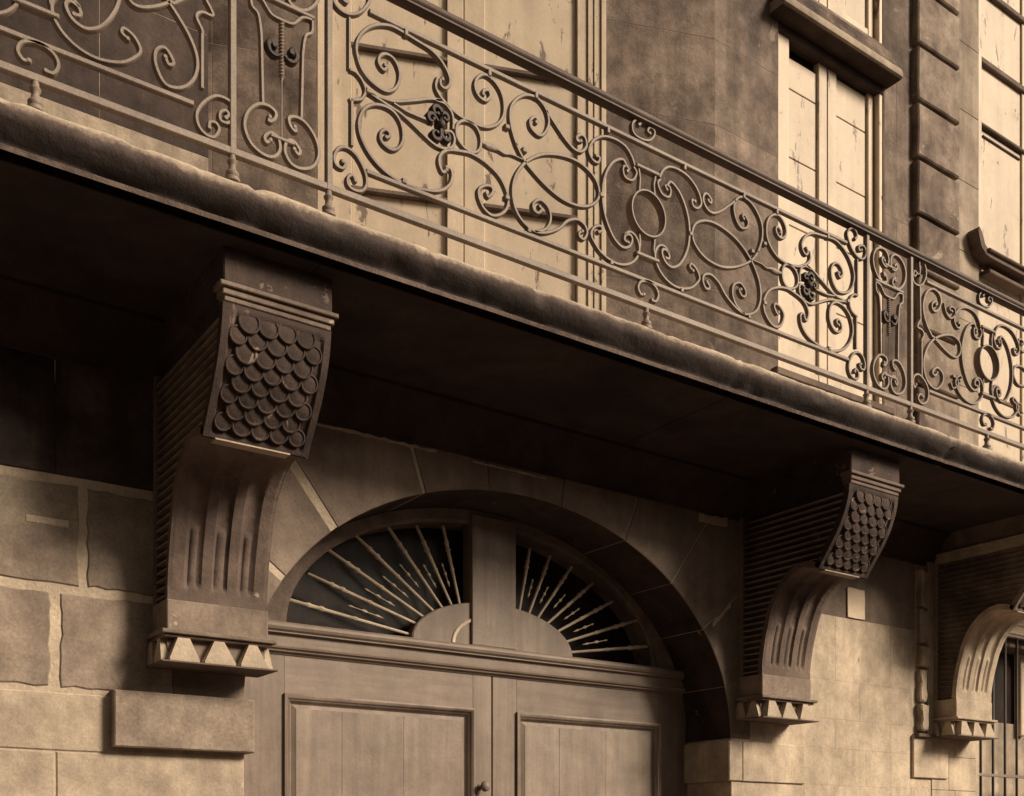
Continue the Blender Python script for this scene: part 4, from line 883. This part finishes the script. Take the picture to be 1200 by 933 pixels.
# posts and turned feet
def foot(x):
    MB().lathe((x, YR, 4.098), [(0.030, 0), (0.030, 0.012), (0.022, 0.018), (0.026, 0.026), (0.026, 0.034), (0.015, 0.044), (0.013, 0.062), (0.018, 0.070), (0.020, 0.078), (0.013, 0.086), (0.013, 0.102)], 14).build('turned_foot', 'iron', RL, True, 50)
posts = [-1.70, 1.70, -2.10, 2.115, 2*SL+2.10, 2*SR-2.115, 2*SL+1.70, 2*SR-1.70]
for p in posts:
    MB().cbox(XC+p-0.0125, XC+p+0.0125, YR-0.0145, YR+0.0125, 4.198, 5.097, 0.003).build('post', 'iron', RL)
    foot(XC+p)
for p in (0.0, SL, SR):
    foot(XC+p)
# ornament groups
def centre_group(dx):
    for mr in (False, True):
        scroll('scroll', P('g_top_arc', mr, dx), eyes=(True, False))
        scroll('scroll', P('g_cart', mr, dx), hw=0.0075, eyes=(True, False))
        scroll('scroll', P('g_side', mr, dx), hw=0.0085)
        scroll('scroll', P('g_bot_arc', mr, dx), eyes=(True, False))
    MB().cbox(XC+dx-0.075, XC+dx+0.075, YR-0.018, YR+0.014, 4.866, 4.884, 0.004).build('cross_piece', 'iron', RL)
    MB().cbox(XC+dx-0.075, XC+dx+0.075, YR-0.018, YR+0.014, 4.440, 4.458, 0.004).build('cross_piece', 'iron', RL)
    mb = MB(); mb.lathe((XC+dx, YR, 4.658), [(0.105, -0.023), (0.112, -0.023), (0.114, -0.020), (0.114, 0.020), (0.112, 0.023), (0.105, 0.023), (0.103, 0.020), (0.103, -0.020), (0.105, -0.023)], 48, 'y')
    mb.f = mb.f[:-2]; mb.build('ring', 'iron', RL, True, 50)
    for sx in (-1, 1):
        bar(MB(), [(XC+dx+sx*0.055, 4.866), (XC+dx+sx*0.045, 4.82), (XC+dx+sx*0.05, 4.762)], YR, 0.007, 0.010).build('bracket', 'iron', RL)
        bar(MB(), [(XC+dx+sx*0.055, 4.458), (XC+dx+sx*0.045, 4.50), (XC+dx+sx*0.05, 4.556)], YR, 0.007, 0.010).build('bracket', 'iron', RL)
    scroll('scroll', P('g_top_curl', False, dx), hw=0.007)
    scroll('scroll', P('g_foot_curl', False, dx), hw=0.008)
for dx in (0.0, SL, SR): centre_group(dx)
for mr in (False, True):
    for nm, ey in (('m_upper_c', (1, 1)), ('m_lower_c', (1, 1)), ('m_mid_s', (1, 1)), ('m_top_s', (0, 1)), ('m_eight', (1, 1)), ('m_curl', (0, 1)), ('m_diag', (0, 1))):
        scroll('scroll', P(nm, mr), eyes=ey, hw=0.0082)
    scroll('small_ring', P('m_small_ring', mr)[:-1], closed=True)
    scroll('leaf_spike', P('m_spike', mr), eyes=(0, 0), hw=0.006, taper=lambda t: 0.004+0.009*math.exp(-((t-0.25)/0.2)**2))
    scroll('tendril', P('t_up', mr), eyes=(0, 0)); scroll('tendril', P('t_low', mr), eyes=(0, 1))
    scroll('tendril', P('t_stem', mr), eyes=(0, 0), taper=lambda t: 0.005+0.005*t)
    # acanthus cluster: curled leaves round a knot
    sg = -1 if mr else 1
    kn = (XC+sg*(-1.183), 4.652)
    lc = MB().lathe((kn[0], YR, kn[1]), [(0.004, -0.034), (0.014, -0.030), (0.020, -0.016), (0.020, 0.012), (0.010, 0.024)], 12, 'y').build('leaf_cluster', 'irond', RL, True, 50)
    for tx, tz, turn in ((-1.205, 4.706, 1), (-1.158, 4.694, -1), (-1.208, 4.600, -1), (-1.152, 4.612, 1), (-1.232, 4.664, 1)):
        tx = XC+sg*tx; turn *= sg
        vx, vz = tx-kn[0], tz-kn[1]; L = sqrt(vx*vx+vz*vz); vx /= L; vz /= L
        px, pz = -vz*turn, vx*turn; R_ = L*0.42; pts = []
        for k in range(11):
            a = -1.9+k*0.52; rr = R_*(1.0-0.055*k)
            pts.append((tx-vx*0.004+rr*(vx*cos(a)+px*sin(a)), tz-vz*0.004+rr*(vz*cos(a)+pz*sin(a))))
        pts = [(kn[0]+vx*0.006, kn[1]+vz*0.006)]+pts
        mb = MB(); bar(mb, spline(pts, 3), YR-0.004, 0.006, 0.016, taper=lambda t: 0.004+0.007*sin(pi*min(1, t*1.05)))
        eye(mb, pts[-1], YR-0.004, 0.010, 0.018)
        mb.build('leaf', 'irond', lc, True, 50)
    scroll('scroll', P('p_low_c', mr)); scroll('scroll', P('p_up_c', not mr))
    # stepped bracket bar beside the post
    scroll('bracket_bar', P('p_bar_low', mr), eyes=(0, 0))
    pb = P('p_bar_up', mr); mb = MB(); bar(mb, [pb[0], pb[1]], YR); bar(mb, spline(pb[1:], 4), YR); mb.build('bracket_bar', 'iron', RL, True, 45)
    s = lambda x: XC+(-x if mr else x)
    for cx, cz in ((-1.525, 4.664), (-0.835, 4.775), (-0.835, 4.46), (-0.292, 4.655), (-0.74, 4.705)): collar((s(cx), cz), 0.012, 0.010)
    for cx in (-0.93, -0.675, -0.25, -1.35): collar((s(cx), 4.976), 0.009, 0.014)
    for cx in (-0.715, -0.23, -1.36): collar((s(cx), 4.352), 0.010, 0.010)
# side panels
def side_half(ctr, mirror_about=None, left=False):
    def Q(nm, jl=False):
        pts = [(x/1000, z/1000) for x, z in TR[nm]]
        if jl: pts = [(-x, z) for x, z in pts]
        if left: pts = [(x if x < 2.33 else 2.33+(x-2.33)*0.60, z) for x, z in pts] if not jl else pts
        if mirror_about is not None: pts = [(2*mirror_about-x, z) for x, z in pts]
        return [(XC+(-x if left else x), z) for x, z in pts]
    scroll('scroll', Q('s_eight'), hw=0.0082); scroll('scroll', Q('s_curl'), hw=0.007)
    if not left: scroll('scroll', Q('s_curl2'), hw=0.007)
    if left:
        scroll('scroll', Q('j_low_c', True))
    else: scroll('scroll', Q('s_low_c'))
    up = Q('s_up_c'); scroll('scroll', up[:5], hw=0.006); scroll('scroll', up[4:], hw=0.007)
    sb = [(x/1000, z/1000) for x, z in TR['s_bar']]
    if mirror_about is not None: sb = [(2*mirror_about-x, z) for x, z in sb]
    sb = [(XC+(-x if left else x), z) for x, z in sb]
    mb = MB(); bar(mb, sb[0:2], YR); bar(mb, spline(sb[1:7], 4), YR); bar(mb, sb[6:], YR); mb.build('bracket_bar', 'iron', RL, True, 45)
side_half(SR); side_half(SR, mirror_about=SR)
side_half(-SL, left=True); side_half(-SL, mirror_about=-SL, left=True)
# narrow panels
def narrow(cx):
    c0 = -1.892
    for mr in (False, True):
        for fz in (None, 9.305):
            pts = []
            for x, z in TR['n_heart_low']:
                x = x/1000-c0; z = z/1000
                if mr: x = -x
                if fz: z = fz-z
                pts.append((XC+cx+x, z))
            scroll('scroll', pts, hw=0.0085)
        sg = -1 if mr else 1
        mb = MB(); bar(mb, [(XC+cx-sg*0.080, 4.442), (XC+cx-sg*0.086, 4.70)], YR, 0.007, 0.010)
        bar(mb, spline([(XC+cx-sg*0.086, 4.70), (XC+cx-sg*0.098, 4.775), (XC+cx-sg*0.125, 4.80), (XC+cx-sg*0.128, 4.850)], 4), YR, 0.007, 0.010)
        bar(mb, spline([(XC+cx-sg*0.128, 4.850), (XC+cx-sg*0.085, 4.842), (XC+cx-sg*0.045, 4.80), (XC+cx, 4.795)], 4), YR, 0.007, 0.010)
        mb.build('inner_bar', 'iron', RL, True, 45)
    MB().cbox(XC+cx-0.135, XC+cx+0.135, YR-0.012, YR+0.010, 4.853, 4.868, 0.003).build('cross_piece', 'iron', RL)
    MB().cbox(XC+cx-0.05, XC+cx+0.05, YR-0.014, YR+0.010, 4.322, 4.336, 0.003).build('cross_piece', 'iron', RL)
    MB().cbox(XC+cx-0.05, XC+cx+0.05, YR-0.014, YR+0.010, 4.969, 4.983, 0.003).build('cross_piece', 'iron', RL)
    rz = [(0.003, 4.34)]
    rz += [(0.003, 4.56), (0.007, 4.57)]
    z = 4.575
    while z < 4.79: rz += [(0.0085, z), (0.0135, z+0.006), (0.0085, z+0.0125)]; z += 0.0130
    rz += [(0.008, 4.80)]
    MB().lathe((XC+cx, YR, 0), rz, 10).build('twisted_spindle', 'iron', RL, True, 60)
    for sg in (-1, 1):
        pts = [(XC+cx+sg*0.006, 4.655), (XC+cx+sg*0.030, 4.642), (XC+cx+sg*0.052, 4.652), (XC+cx+sg*0.060, 4.678), (XC+cx+sg*0.046, 4.694), (XC+cx+sg*0.036, 4.680)]
        mb = MB(); bar(mb, spline(pts, 4), YR-0.004, 0.006, 0.014, taper=lambda t: 0.004+0.011*t)
        eye(mb, pts[-1], YR-.004, 0.015, 0.016); mb.build('leaf_curl', 'irond', RL, True, 50)
for cx in (-1.90, 1.907, 2*SR-1.907, 2*SL+1.90): narrow(cx)
settle(RL)
